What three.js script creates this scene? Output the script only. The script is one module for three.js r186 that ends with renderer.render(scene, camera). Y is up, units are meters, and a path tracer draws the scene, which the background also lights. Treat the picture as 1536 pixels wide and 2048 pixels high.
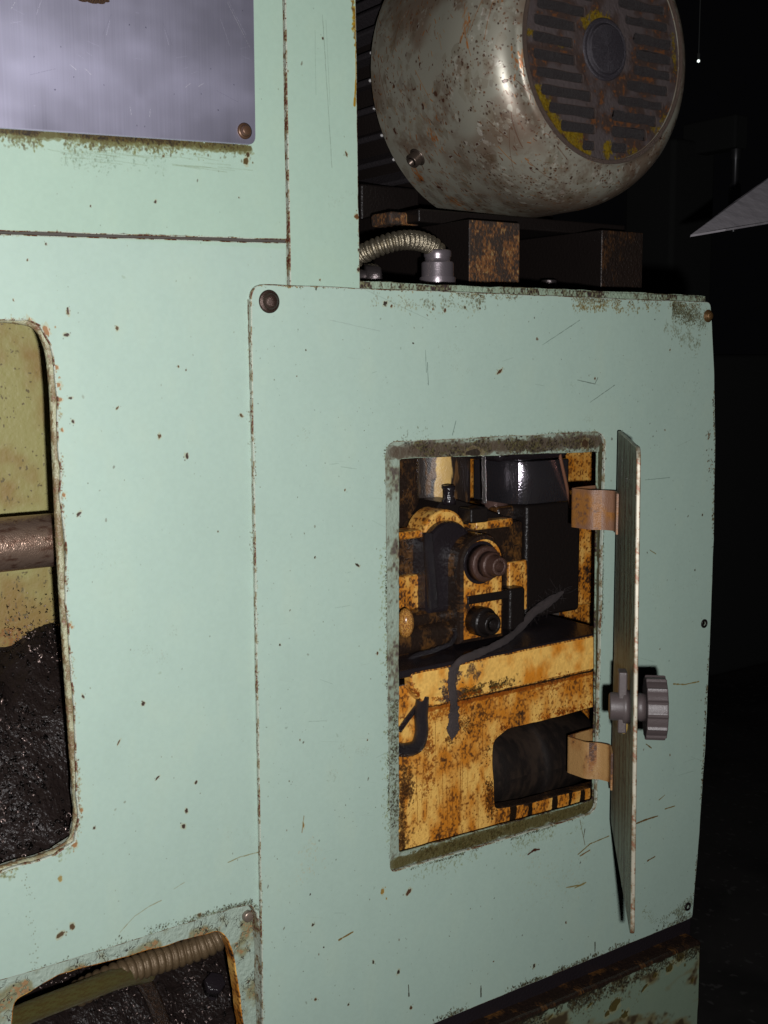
import * as THREE from 'three';
import { mergeGeometries, toCreasedNormals } from 'three/addons/utils/BufferGeometryUtils.js';
import { RoundedBoxGeometry } from 'three/addons/geometries/RoundedBoxGeometry.js';

// ---------------------------------------------------------------- camera
const FPX = 2340, YAW = 34.6 * Math.PI / 180, PITCH = 7.7 * Math.PI / 180, ROLL = -0.3 * Math.PI / 180;
const FW = new THREE.Vector3(Math.sin(YAW) * Math.cos(PITCH), -Math.sin(PITCH), -Math.cos(YAW) * Math.cos(PITCH));
let RT = new THREE.Vector3().crossVectors(FW, new THREE.Vector3(0, 1, 0)).normalize();
let UP = new THREE.Vector3().crossVectors(RT, FW);
{ const r = RT.clone(), u = UP.clone(); RT = r.clone().multiplyScalar(Math.cos(ROLL)).addScaledVector(u, Math.sin(ROLL)); UP = u.multiplyScalar(Math.cos(ROLL)).addScaledVector(r, -Math.sin(ROLL)); }
const ray = (px, py) => FW.clone().addScaledVector(RT, (px - 768) / FPX).addScaledVector(UP, -(py - 1024) / FPX);
const EYE = new THREE.Vector3(0, 1.25, 0); EYE.z = -ray(1205, 1250).z;
const camera = new THREE.PerspectiveCamera(2 * Math.atan(1024 / FPX) * 180 / Math.PI, 0.75, 0.02, 40);
camera.position.copy(EYE);
camera.quaternion.setFromRotationMatrix(new THREE.Matrix4().makeBasis(RT, UP, FW.clone().negate()));
// photo pixel -> point on the upright plane at that z (the housing front is z = 0)
const at = (px, py, z = 0) => { const r = ray(px, py); return EYE.clone().addScaledVector(r, (z - EYE.z) / r.z); };
const xy = (px, py, z = 0) => { const p = at(px, py, z); return new THREE.Vector2(p.x, p.y); };

const scene = new THREE.Scene();
scene.background = new THREE.Color().setRGB(0.0012, 0.0012, 0.0014);
const renderer = new THREE.WebGLRenderer({ antialias: true });
renderer.toneMapping = THREE.LinearToneMapping;
renderer.toneMappingExposure = 1;
renderer.shadowMap.enabled = true;

// ---------------------------------------------------------------- the camera's own flash, a little right of and below the lens
const flash = new THREE.SpotLight(new THREE.Color().setRGB(1, 0.985, 0.99), 2.82, 0, 1.2, 1);
flash.name = 'camera_flash';
flash.position.copy(EYE).addScaledVector(RT, 0.028).addScaledVector(UP, -0.032);
flash.target.position.copy(at(640, 800));
flash.castShadow = true; flash.shadow.radius = 0.3;
flash.shadow.mapSize.set(2048, 2048);
scene.add(flash, flash.target);

// ---------------------------------------------------------------- helpers
let seed = 7;
const rnd = () => { seed = (seed + 0x6d2b79f5) | 0; let t = Math.imul(seed ^ (seed >>> 15), 1 | seed); t = (t + Math.imul(t ^ (t >>> 7), 61 | t)) ^ t; return ((t ^ (t >>> 14)) >>> 0) / 4294967296; };
const rr = (a, b) => a + (b - a) * rnd();
const gauss = () => (rnd() + rnd() + rnd() + rnd() - 2) * 1.0;
const lin = (r, g, b) => new THREE.Color().setRGB(r, g, b);
const hash = (x, y, s) => { let h = Math.imul(x, 374761393) + Math.imul(y, 668265263) + Math.imul(s, 974634541); h = Math.imul(h ^ (h >>> 13), 1274126177); return ((h ^ (h >>> 16)) >>> 0) / 4294967296; };
const vnoise = (x, y, s, per = 1e9) => {
  const ix = Math.floor(x), iy = Math.floor(y), fx = x - ix, fy = y - iy, u = fx * fx * (3 - 2 * fx), v = fy * fy * (3 - 2 * fy);
  const m = (a) => ((a % per) + per) % per, x0 = m(ix), x1 = m(ix + 1), y0 = m(iy), y1 = m(iy + 1);
  return (hash(x0, y0, s) * (1 - u) + hash(x1, y0, s) * u) * (1 - v) + (hash(x0, y1, s) * (1 - u) + hash(x1, y1, s) * u) * v;
};
const fbm = (x, y, s, oct, per = 1e9) => { let a = 0.5, t = 0, n = 0; for (let i = 0; i < oct; i++) { t += a * vnoise(x, y, s + i, per); n += a; x *= 2; y *= 2; per *= 2; a *= 0.5; } return t / n; };
const smooth = (a, b, x) => { const t = Math.min(1, Math.max(0, (x - a) / (b - a))); return t * t * (3 - 2 * t); };
const toS = (c) => (c <= 0.0031308 ? c * 12.92 : 1.055 * Math.pow(c, 1 / 2.4) - 0.055) * 255;

// a tiling texture: fn(u, v) -> [r, g, b] linear, u and v from 0 to 1
function tile(n, fn, srgb = true) {
  const d = new Uint8Array(n * n * 4);
  for (let j = 0; j < n; j++) for (let i = 0; i < n; i++) {
    const c = fn(i / n, j / n), o = (j * n + i) * 4;
    for (let k = 0; k < 3; k++) d[o + k] = Math.max(0, Math.min(255, srgb ? toS(Math.max(0, c[k])) : c[k] * 255));
    d[o + 3] = 255;
  }
  const t = new THREE.DataTexture(d, n, n); t.wrapS = t.wrapT = THREE.RepeatWrapping; t.magFilter = THREE.LinearFilter; t.minFilter = THREE.LinearFilter;
  if (srgb) t.colorSpace = THREE.SRGBColorSpace;
  t.needsUpdate = true; return t;
}
const scaled = (t, metres) => { const c = t.clone(); c.repeat.set(1 / metres, 1 / metres); c.needsUpdate = true; return c; };

// a canvas that lies on the plane z over x0..x1, y0..y1 (metres); marks are given at photo pixels
class Sheet {
  constructor(x0, x1, y0, y1, w, h, z, base) {
    Object.assign(this, { x0, x1, y0, y1, w, h, z });
    this.c = document.createElement('canvas'); this.c.width = w; this.c.height = h; this.g = this.c.getContext('2d');
    const hw = w / 2, hh = h / 2, half = document.createElement('canvas'); half.width = hw; half.height = hh;   // the ground colour at half size, then the marks at full size
    const hg = half.getContext('2d'), im = hg.createImageData(hw, hh);
    for (let j = 0; j < hh; j++) for (let i = 0; i < hw; i++) {
      const c = base(x0 + (x1 - x0) * i / hw, y1 - (y1 - y0) * j / hh), o = (j * hw + i) * 4;
      for (let k = 0; k < 3; k++) im.data[o + k] = toS(Math.max(0, c[k]));
      im.data[o + 3] = 255;
    }
    hg.putImageData(im, 0, 0); this.g.drawImage(half, 0, 0, w, h);
    this.b = document.createElement('canvas'); this.b.width = w; this.b.height = h; this.bg = this.b.getContext('2d');
    this.bg.fillStyle = '#808080'; this.bg.fillRect(0, 0, w, h);
    this.s = w / (x1 - x0);
  }
  P(px, py) { const p = at(px, py, this.z); return [(p.x - this.x0) * this.s, (this.y1 - p.y) * this.h / (this.y1 - this.y0)]; }
  // an irregular blob, r in millimetres
  blob(cx, cy, r, col, alpha = 1, stretch = 1, ang = 0, dent = 0) {
    const R = r * 0.001 * this.s, n = 11;
    for (const g of dent ? [this.g, this.bg] : [this.g]) { g.save(); g.translate(cx, cy); g.rotate(ang); }
    const pts = []; for (let i = 0; i < n; i++) { const a = i / n * 6.283, q = R * rr(0.6, 1.15); pts.push([Math.cos(a) * q * stretch, Math.sin(a) * q]); }
    for (const g of dent ? [this.g, this.bg] : [this.g]) {
      g.globalAlpha = alpha; g.fillStyle = g === this.bg ? `rgb(${128 + dent},${128 + dent},${128 + dent})` : col; g.beginPath();
      pts.forEach((p, i) => (i ? g.lineTo(p[0], p[1]) : g.moveTo(p[0], p[1]))); g.closePath(); g.fill(); g.restore(); g.globalAlpha = 1;
    }
  }
  // paint knocked off down to rust and dark primer
  chip(px, py, r, col = '#3a2a20', stretch = 1, ang = 0) {
    const [x, y] = this.P(px, py);
    this.blob(x, y, r * 1.5, '#9c8a5c', 0.28, stretch, ang); this.blob(x, y, r, col, 0.95, stretch, ang, -70);
    for (let i = 0; i < 3; i++) this.blob(x + gauss() * r * 1.6 * stretch * 0.001 * this.s, y + gauss() * r * 1.6 * 0.001 * this.s, r * 0.3, col, 0.7);
  }
  line(pts, wmm, col, alpha = 1, dent = 0, jit = 0.3) {
    const q = pts.map((p) => this.P(p[0], p[1]));
    for (const g of dent ? [this.g, this.bg] : [this.g]) {
      g.globalAlpha = alpha; g.strokeStyle = g === this.bg ? `rgb(${128 + dent},${128 + dent},${128 + dent})` : col; g.lineCap = 'round'; g.lineJoin = 'round';
      for (let i = 0; i + 1 < q.length; i++) {
        const L = Math.hypot(q[i + 1][0] - q[i][0], q[i + 1][1] - q[i][1]), n = Math.max(1, Math.ceil(L / 10));
        let o = q[i];
        for (let k = 1; k <= n; k++) {
          const t = k / n, e = k === n ? q[i + 1] : [q[i][0] + (q[i + 1][0] - q[i][0]) * t + gauss() * jit, q[i][1] + (q[i + 1][1] - q[i][1]) * t + gauss() * jit];
          g.lineWidth = Math.max(0.5, wmm * 0.001 * this.s * rr(0.6, 1.3)); g.beginPath(); g.moveTo(o[0], o[1]); g.lineTo(e[0], e[1]); g.stroke(); o = e;
        }
      }
      g.globalAlpha = 1;
    }
  }
  // grainy dirt spread along a path: many separate dabs
  grime(pts, wmm, cols, n, dab = 0.5, alpha = 0.6, bias = 0) {
    const q = pts.map((p) => this.P(p[0], p[1])), len = []; let T = 0;
    for (let i = 0; i + 1 < q.length; i++) { len.push(Math.hypot(q[i + 1][0] - q[i][0], q[i + 1][1] - q[i][1])); T += len[i]; }
    for (let k = 0; k < n; k++) {
      let t = rnd() * T, i = 0; while (i < len.length - 1 && t > len[i]) t -= len[i++];
      const f = t / len[i], dx = (q[i + 1][0] - q[i][0]) / len[i], dy = (q[i + 1][1] - q[i][1]) / len[i], off = (gauss() * 0.5 + bias) * wmm * 0.001 * this.s;
      const x = q[i][0] + (q[i + 1][0] - q[i][0]) * f - dy * off, y = q[i][1] + (q[i + 1][1] - q[i][1]) * f + dx * off;
      if (fbm(x * 0.03, y * 0.03, 91, 3) < 0.30 + 0.22 * rnd() || fbm(x * 0.0065, y * 0.0065, 95, 2) < 0.30 + 0.28 * rnd()) continue;
      this.blob(x, y, dab * rr(0.4, 1.6), cols[Math.floor(rnd() * cols.length)], alpha * rr(0.3, 1), rr(1, 2.2), rnd() * 3.14);
    }
  }
  specks(n, cols, r0, r1, alpha = 0.7) { for (let i = 0; i < n; i++) this.blob(rnd() * this.w, rnd() * this.h, rr(r0, r1) * (rnd() < 0.08 ? 2.2 : 1), cols[Math.floor(rnd() * cols.length)], alpha * rr(0.3, 1), rr(1, 2), rnd() * 3.14, -25); }
  _fit(t) { t.repeat.set(1 / (this.x1 - this.x0), 1 / (this.y1 - this.y0)); t.offset.set(-this.x0 / (this.x1 - this.x0), -this.y0 / (this.y1 - this.y0)); t.wrapS = t.wrapT = THREE.ClampToEdgeWrapping; return t; }
  map() { const t = new THREE.CanvasTexture(this.c); t.colorSpace = THREE.SRGBColorSpace; return this._fit(t); }
  bump() { return this._fit(new THREE.CanvasTexture(this.b)); }
}

// named things, parts and their places
const taken = new Map(), baseOf = new Map();
const numbered = (n) => { const k = taken.get(n) ?? 0; taken.set(n, k + 1); return k ? `${n}_${String(k).padStart(3, '0')}` : n; };
function thing(name, label, category, base, group) {
  const o = new THREE.Group(); o.name = numbered(name); o.position.copy(base); o.userData = { label, category }; if (group) o.userData.group = group;
  baseOf.set(o, base.clone()); scene.add(o); return o;
}
function part(name, geometry, material, parent, label) {
  const b = baseOf.get(parent); geometry.translate(-b.x, -b.y, -b.z);
  const m = new THREE.Mesh(geometry, material); m.name = name; m.castShadow = m.receiveShadow = true; if (label) m.userData.label = label;
  baseOf.set(m, b); parent.add(m); return m;
}
function structure(name, geometry, material) { const m = new THREE.Mesh(geometry, material); m.name = name; m.userData = { kind: 'structure' }; m.castShadow = m.receiveShadow = true; scene.add(m); baseOf.set(m, new THREE.Vector3()); return m; }

// rounded polygon; r one radius or one for each corner
function poly(pts, r = 0) {
  const P = pts.map((p) => (p.isVector2 ? p : new THREE.Vector2(p[0], p[1]))), n = P.length, out = [];
  for (let i = 0; i < n; i++) {
    const p = P[i], a = P[(i + n - 1) % n], b = P[(i + 1) % n], R = Array.isArray(r) ? r[i] : r;
    if (!R) { out.push(p.clone()); continue; }
    const da = a.clone().sub(p), db = b.clone().sub(p), la = Math.min(R, da.length() * 0.49), lb = Math.min(R, db.length() * 0.49);
    const s = p.clone().addScaledVector(da.normalize(), la), e = p.clone().addScaledVector(db.normalize(), lb);
    for (let k = 0; k <= 6; k++) { const t = k / 6; out.push(new THREE.Vector2((1 - t) ** 2 * s.x + 2 * t * (1 - t) * p.x + t * t * e.x, (1 - t) ** 2 * s.y + 2 * t * (1 - t) * p.y + t * t * e.y)); }
  }
  return out;
}
// the same outline with an uneven, worn edge
function worn(P, amp, step = 0.004, s = 3) {
  const out = []; let run = 0;
  for (let i = 0; i < P.length; i++) {
    const a = P[i], b = P[(i + 1) % P.length], L = a.distanceTo(b), n = Math.max(1, Math.round(L / step)), nx = (b.y - a.y) / (L || 1), ny = -(b.x - a.x) / (L || 1);
    for (let k = 0; k < n; k++) { const t = k / n, w = ((fbm((run + L * t) / 0.014, s, 5, 3) - 0.5) * 2 + (fbm((run + L * t) / 0.05, s, 15, 2) - 0.5) * 2) * amp; out.push(new THREE.Vector2(a.x + (b.x - a.x) * t + nx * w, a.y + (b.y - a.y) * t + ny * w)); }
    run += L;
  }
  return out;
}
function slab(P, zFront, depth, bevel = 0.0005, holes = []) {
  const s = new THREE.Shape(P); for (const h of holes) s.holes.push(new THREE.Path(h));
  const g = new THREE.ExtrudeGeometry(s, { depth: Math.max(1e-4, depth - 2 * bevel), bevelEnabled: bevel > 0, bevelThickness: bevel, bevelSize: bevel, bevelOffset: -bevel, bevelSegments: 2, curveSegments: 8 });
  g.translate(0, 0, zFront - Math.max(1e-4, depth - 2 * bevel) - bevel); return g;
}
function boxUV(g0) {
  const g = g0.index ? g0.toNonIndexed() : g0, p = g.attributes.position, n = g.attributes.normal, uv = new Float32Array(p.count * 2);
  for (let i = 0; i < p.count; i += 3) {
    let ax = 0, ay = 0, az = 0; for (let k = 0; k < 3; k++) { ax += Math.abs(n.getX(i + k)); ay += Math.abs(n.getY(i + k)); az += Math.abs(n.getZ(i + k)); }
    for (let k = 0; k < 3; k++) {
      const x = p.getX(i + k), y = p.getY(i + k), z = p.getZ(i + k), o = (i + k) * 2;
      if (az >= ax && az >= ay) { uv[o] = x; uv[o + 1] = y; } else if (ax >= ay) { uv[o] = z; uv[o + 1] = y; } else { uv[o] = x; uv[o + 1] = z; }
    }
  }
  g.setAttribute('uv', new THREE.BufferAttribute(uv, 2)); return g;
}
const box = (x0, x1, y0, y1, z0, z1, r = 0.001) => boxUV(new RoundedBoxGeometry(x1 - x0, y1 - y0, z1 - z0, r > 0.005 ? 5 : 2, Math.min(r, (x1 - x0) / 2.1, (y1 - y0) / 2.1, (z1 - z0) / 2.1)).translate((x0 + x1) / 2, (y0 + y1) / 2, (z0 + z1) / 2));
// a turned piece: profile [r, h] along the direction dir from the point o
function turned(profile, o, dir, seg = 40) {
  const g = new THREE.LatheGeometry(profile.map((p) => new THREE.Vector2(Math.max(p[0], 1e-5), p[1])), seg);
  const len = [0]; for (let i = 1; i < profile.length; i++) len.push(len[i - 1] + Math.hypot(profile[i][0] - profile[i - 1][0], profile[i][1] - profile[i - 1][1]));
  const round = 2 * Math.PI * Math.max(...profile.map((p) => p[0])), uv = g.attributes.uv;   // uv in metres: round the piece, along its profile
  for (let i = 0; i < uv.count; i++) uv.setXY(i, uv.getX(i) * round, len[i % profile.length]);
  g.applyQuaternion(new THREE.Quaternion().setFromUnitVectors(new THREE.Vector3(0, 1, 0), dir.clone().normalize())); g.translate(o.x, o.y, o.z); return g;
}
const disc = (r, h, c = 0.0008) => [[0, 0], [r - c, 0], [r, c], [r, h - c], [r - c, h], [0, h]];
const tube = (pts, r, n = 60, k = 14) => new THREE.TubeGeometry(new THREE.CatmullRomCurve3(pts), n, r, k, false);
// a metal strip bent along a path seen from above (x, z), standing from y0 to y1
function bentStrip(pts, t, y0, y1) {
  const c = [], L = [], R = [];
  pts.forEach((p, i) => {
    if (!i || i === pts.length - 1) { c.push({ x: p[0], z: p[1] }); return; }
    const a = pts[i - 1], b = pts[i + 1], la = Math.hypot(a[0] - p[0], a[1] - p[1]), lb = Math.hypot(b[0] - p[0], b[1] - p[1]), ra = Math.min(0.0035, la * 0.45) / la, rb = Math.min(0.0035, lb * 0.45) / lb;
    const s = [p[0] + (a[0] - p[0]) * ra, p[1] + (a[1] - p[1]) * ra], e = [p[0] + (b[0] - p[0]) * rb, p[1] + (b[1] - p[1]) * rb];
    for (let k = 0; k <= 5; k++) { const t = k / 5; c.push({ x: (1 - t) ** 2 * s[0] + 2 * t * (1 - t) * p[0] + t * t * e[0], z: (1 - t) ** 2 * s[1] + 2 * t * (1 - t) * p[1] + t * t * e[1] }); }
  });
  c.forEach((p, i) => { const a = c[Math.max(0, i - 1)], b = c[Math.min(c.length - 1, i + 1)], l = Math.hypot(b.x - a.x, b.z - a.z); L.push(new THREE.Vector2(p.x - (b.z - a.z) / l * t / 2, -(p.z + (b.x - a.x) / l * t / 2))); R.push(new THREE.Vector2(p.x + (b.z - a.z) / l * t / 2, -(p.z - (b.x - a.x) / l * t / 2))); });
  const g = new THREE.ExtrudeGeometry(new THREE.Shape([...L, ...R.reverse()]), { depth: y1 - y0, bevelEnabled: false });
  g.rotateX(-Math.PI / 2); g.translate(0, y0, 0); return boxUV(g);
}
// a corrugated metal hose
function hose(pts, r, pitch, depth) {
  const cur = new THREE.CatmullRomCurve3(pts), L = cur.getLength(), n = Math.round(L / pitch) * 8, k = 20, fr = cur.computeFrenetFrames(n), pos = [], uv = [], idx = [];
  for (let i = 0; i <= n; i++) {
    const p = cur.getPointAt(i / n), q = r + depth * Math.pow(Math.abs(Math.sin(Math.PI * i / 8)), 0.6) - depth * 0.6;
    for (let j = 0; j <= k; j++) { const a = j / k * 6.28319, v = p.clone().addScaledVector(fr.normals[i], Math.cos(a) * q).addScaledVector(fr.binormals[i], Math.sin(a) * q); pos.push(v.x, v.y, v.z); uv.push(i / n * L, j / k * r * 6.28); }
  }
  for (let i = 0; i < n; i++) for (let j = 0; j < k; j++) { const a = i * (k + 1) + j, b = a + k + 1; idx.push(a, a + 1, b, b, a + 1, b + 1); }
  const g = new THREE.BufferGeometry(); g.setAttribute('position', new THREE.Float32BufferAttribute(pos, 3)); g.setAttribute('uv', new THREE.Float32BufferAttribute(uv, 2)); g.setIndex(idx); g.computeVertexNormals(); return g;
}
// an upright prism from an outline seen from above
function prism(pts, r, y0, y1, bevel = 0.001) { const g = new THREE.ExtrudeGeometry(new THREE.Shape(poly(pts.map((p) => [p[0], -p[1]]), r)), { depth: y1 - y0 - 2 * bevel, bevelThickness: bevel, bevelSize: bevel, bevelOffset: -bevel, bevelSegments: 2 }); g.rotateX(-Math.PI / 2); g.translate(0, y0 + bevel, 0); g.computeVertexNormals(); return boxUV(g); }
const Z = new THREE.Vector3(0, 0, 1), Y = new THREE.Vector3(0, 1, 0), X = new THREE.Vector3(1, 0, 0);

// ---------------------------------------------------------------- surface materials
const bumpy = tile(512, (u, v) => { const a = fbm(u * 24, v * 24, 3, 4, 24); return [a, a, a]; }, false);
const fine = tile(512, (u, v) => { const a = 0.5 * fbm(u * 90, v * 90, 13, 2, 90) + 0.5 * fbm(u * 16, v * 16, 23, 3, 16); return [a, a, a]; }, false);
const mixc = (a, b, t) => [a[0] + (b[0] - a[0]) * t, a[1] + (b[1] - a[1]) * t, a[2] + (b[2] - a[2]) * t];
const ochreC = [0.74, 0.44, 0.11], amberC = [0.56, 0.20, 0.018], oilC = [0.018, 0.011, 0.008];
const yellowAt = (x, y, s, per = 1e9, oil = 0) => {   // old yellow paint under an amber oil film, brown where it is thick, black where it clots
  const a = fbm(x * 10, y * 10, s, 4, per), f = fbm(x * 20, y * 10, s + 9, 3, per), g = fbm(x * 120, y * 100, s + 19, 3, per);
  let q = mixc(ochreC, amberC, smooth(0.34, 0.62, f * 0.55 + a * 0.45 + oil * 0.5)); q = mixc(q, [0.17, 0.058, 0.010], smooth(0.50, 0.70, a * 0.22 + f * 0.2 + g * 0.58 + oil)); q = mixc(q, oilC, smooth(0.60, 0.78, a * 0.5 + g * 0.25 + f * 0.25 + oil));
  return q.map((k) => k * (0.78 + 0.44 * g));
};
const yellowTex = tile(768, (u, v) => yellowAt(u, v, 31, 10, 0.08));
const oilyTex = tile(512, (u, v) => { const a = fbm(u * 10, v * 8, 51, 4, 10), c = fbm(u * 90, v * 60, 57, 2, 90); return mixc(oilC, [0.10, 0.045, 0.013], smooth(0.48, 0.78, a * 0.75 + c * 0.25)).map((k) => k * (0.75 + 0.5 * c)); });
const rustTex = tile(512, (u, v) => { const a = fbm(u * 8, v * 5, 61, 4, 8), c = fbm(u * 70, v * 40, 67, 3, 70); let q = mixc([0.035, 0.022, 0.015], [0.19, 0.075, 0.02], smooth(0.42, 0.66, a * 0.5 + c * 0.5)); q = mixc(q, [0.26, 0.17, 0.07], smooth(0.64, 0.74, c * 0.7 + a * 0.3)); return q; });
const std = (o) => new THREE.MeshPhysicalMaterial(o);
const M = {
  yellow: std({ map: scaled(yellowTex, 0.2), roughness: 0.4, bumpMap: scaled(bumpy, 0.05), bumpScale: 0.0003, clearcoat: 0.5, clearcoatRoughness: 0.22 }),
  oily: std({ map: scaled(oilyTex, 0.12), roughness: 0.26, bumpMap: scaled(bumpy, 0.04), bumpScale: 0.00035 }),
  black: std({ color: lin(0.010, 0.0075, 0.0068), specularIntensity: 0.55, roughness: 0.36, bumpMap: scaled(bumpy, 0.045), bumpScale: 0.0004 }),
  wetBlack: std({ color: lin(0.014, 0.011, 0.013), roughness: 0.17, bumpMap: scaled(bumpy, 0.04), bumpScale: 0.0004 }),
  darkSteel: std({ color: lin(0.10, 0.085, 0.085), metalness: 0.8, roughness: 0.36, bumpMap: scaled(fine, 0.05), bumpScale: 0.0003 }),
  brownBolt: std({ color: lin(0.06, 0.032, 0.022), metalness: 0.35, roughness: 0.4, bumpMap: scaled(fine, 0.03), bumpScale: 0.0003 }),
  rust: std({ map: scaled(rustTex, 0.11), roughness: 0.75, bumpMap: scaled(bumpy, 0.04), bumpScale: 0.0008 }),
  oilyRust: std({ map: scaled(oilyTex, 0.16), color: lin(0.8, 0.75, 0.7), roughness: 0.5, bumpMap: scaled(bumpy, 0.04), bumpScale: 0.0008 }),
  bakelite: std({ color: lin(0.062, 0.048, 0.047), roughness: 0.46, bumpMap: scaled(fine, 0.03), bumpScale: 0.00015 }),
  dust: std({ color: lin(0.075, 0.056, 0.054), roughness: 1, bumpMap: scaled(fine, 0.015), bumpScale: 0.003, sheen: 0.3, sheenColor: lin(0.2, 0.17, 0.18), sheenRoughness: 0.8 }),
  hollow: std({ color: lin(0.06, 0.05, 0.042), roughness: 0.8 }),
};

// ---------------------------------------------------------------- paint of the housing front
const greenLow = (x, y) => { const a = fbm(x * 9, y * 7, 101, 3), b = fbm(x * 420, y * 420, 103, 2), c = fbm(x * 60, y * 30, 107, 3), k = 0.96 + 0.05 * (a - 0.5) + 0.05 * (b - 0.5) + 0.05 * (c - 0.5), w = smooth(0.5, 0.9, c) * 0.02; return [(0.352 + w * 0.2) * k, (0.466 - w * 0.1) * k, (0.396 - w * 0.4) * k]; };
const greenUp = (x, y) => { const q = greenLow(x, y); return [q[0] * 0.955, q[1] * 0.985, q[2] * 0.94]; };
const seamY = xy(290, 473).y;
const DIRT = ['#2a2218', '#4a3c22', '#5c5430', '#3a3020', '#6a6a44'], RUST = ['#5a2e18', '#7a4420', '#3c2416', '#8a5a2a', '#2c1a12'], OLIVE = ['#5e6440', '#6f7448', '#4c4a2c', '#7c8258'];
const ZF = -0.004;   // front of the housing sheets; the cover stands proud at z = 0
const front = new Sheet(0.14, 0.50, 0.70, 1.56, 1024, 2048, ZF, (x, y) => (y > seamY - 0.002 || x > 0.405 ? greenUp(x, y) : greenLow(x, y)));
{
  const S = front;
  S.specks(800, ['#4a4030', '#6a6a58', '#33281c', '#8a9a88'], 0.12, 0.38, 0.55);
  for (const [x, y, r, k, a] of [[136, 624, 1, 1.8, 1.5], [234, 656, 1.1], [133, 670, 1.0, 2, 0], [357, 733, 0.6], [372, 740, 0.5], [146, 843, 0.9], [319, 873, 1.25], [374, 912, 1.45], [483, 831, 0.8, 2, 0.6], [158, 1028, 1, 2, -0.6], [235, 816, 0.6, 2.2, -0.6], [141, 796, 0.6, 2.5, 0], [436, 1063, 0.5],
    [287, 1407, 1.3, 1, 0], [166, 1393, 0.7, 2, 1], [238, 1484, 0.5, 4, -0.9], [315, 1556, 0.6, 3, -0.6], [392, 1565, 1.0], [373, 1622, 1.2], [367, 1653, 1.4], [189, 1656, 0.8], [145, 1853, 1.7], [122, 1869, 1.6, 2.1, -0.3], [399, 1830, 1.3], [327, 312, 0.7], [311, 403, 0.8], [181, 412, 0.5], [478, 395, 0.4], [646, 77, 0.7], [693, 308, 0.9, 2, 1.2], [576, 142, 0.5], [55, 520, 0.5], [92, 488, 0.6], [136, 620, 0.8, 2, 1.4], [27, 600, 0.5], [640, 560, 0.6]]) S.chip(x, y, r, rnd() < 0.4 ? '#4c3a26' : '#33241c', k ?? 1.2, a ?? rnd() * 3);
  S.chip(120, 1758, 1.6, '#8a7848');
  S.line([[240, 1865], [270, 1832], [300, 1812], [323, 1801]], 0.35, '#7a7050', 0.9, -40); S.line([[348, 1778], [369, 1765]], 0.3, '#7a7050', 0.7, -30); S.line([[456, 1725], [480, 1714], [522, 1703]], 0.4, '#6a5a30', 0.9, -40);
  S.line([[630, 60], [632, 190]], 0.2, '#5a6a5c', 0.5); S.line([[645, 30], [655, 190], [664, 335]], 0.25, '#4e5a4e', 0.6, -20); S.line([[652, 40], [660, 210]], 0.2, '#5a6a5c', 0.5); S.line([[150, 335], [230, 312]], 0.2, '#7a8c7c', 0.5);
  for (let i = 0; i < 46; i++) { const t = rnd(); S.blob(...S.P(52 + 22 * t + gauss() * 9, 1745 + 215 * t), rr(0.2, 0.5), '#5a5a44', 0.6); }
  // rust creeping out of the joints
  for (const [p, w, n] of [[[[0, 466], [300, 471], [575, 483]], 2.2, 600], [[[569, 0], [573, 250], [578, 555]], 2.0, 600], [[[497, 590], [505, 900], [512, 1300], [524, 1900], [528, 2040]], 1.8, 1100], [[[500, 572], [540, 563], [720, 562]], 3, 300]]) { S.grime(p, w, ['#6e5a2a', '#8a7a44', '#4a3018', '#7c8258'], n, 0.3, 0.5); S.grime(p, w * 0.4, RUST, n * 0.9, 0.25, 0.85); }
  S.line([[569.5, 0], [573.5, 250], [578, 555]], 1.7, '#2c1d11', 0.8, 0, 0.8); S.line([[496, 600], [504, 900], [511, 1300], [523, 1900], [527, 2044]], 1.1, '#3a2a1a', 0.6, 0, 0.6); S.line([[0, 466.5], [300, 471.5], [575, 483]], 1.5, '#2a1a10', 0.6, 0, 0.8);
  S.grime([[498, 820], [503, 920]], 5, DIRT, 140, 0.35, 0.5); S.grime([[507, 1060], [513, 1190]], 6, DIRT, 160, 0.35, 0.5);
  S.grime([[590, 548], [640, 550], [716, 552]], 9, ['#4a4c34', '#2e2a1e', '#6c7052'], 900, 0.45, 0.55, 0.05);
  S.grime([[585, 470], [578, 556]], 4, ['#3a3020', '#6a5a34'], 200, 0.4, 0.6);
  S.grime([[714, 540], [719, 440]], 2.2, RUST, 120, 0.5, 0.8, 0.2); S.grime([[708, 0], [713, 180]], 2.4, ['#8a6a14', '#9a7a20', '#5a3c12'], 340, 0.6, 0.85, 0.1);
  S.line([[712, 20], [713, 150], [709, 210]], 1.7, '#8a6614', 0.95, 40); S.chip(713, 433, 1.6, '#5a3a1c', 1.5, 0); S.chip(718, 500, 1.1); S.chip(717, 540, 1.4);
  // grime wiped downwards below the steel plate
  S.grime([[0, 268], [250, 282], [506, 300]], 9, ['#5c5a30', '#4a4424', '#3c3018', '#70744c'], 3600, 0.5, 0.62, 0.05);
  S.line([[0, 262], [250, 278], [500, 297]], 3.2, '#3c3216', 0.75, 0, 1.2); S.line([[0, 266], [250, 282], [500, 300]], 4, '#5c5a34', 0.45, 0, 2); S.grime([[0, 260], [500, 294]], 3, ['#1e160e', '#33260f', '#4a3c18'], 1500, 0.5, 0.85);
  S.grime([[120, 300], [330, 312]], 10, ['#6c8070', '#7f8f7c', '#56644f'], 420, 0.4, 0.4, 0.35);
  for (let i = 0; i < 22; i++) { const x = rr(90, 470), y = 292 + x * 0.05 + rr(0, 22); S.line([[x, y], [x + rr(30, 90), y + rr(4, 14)]], 0.28, '#6c7a60', 0.4); }
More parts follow.
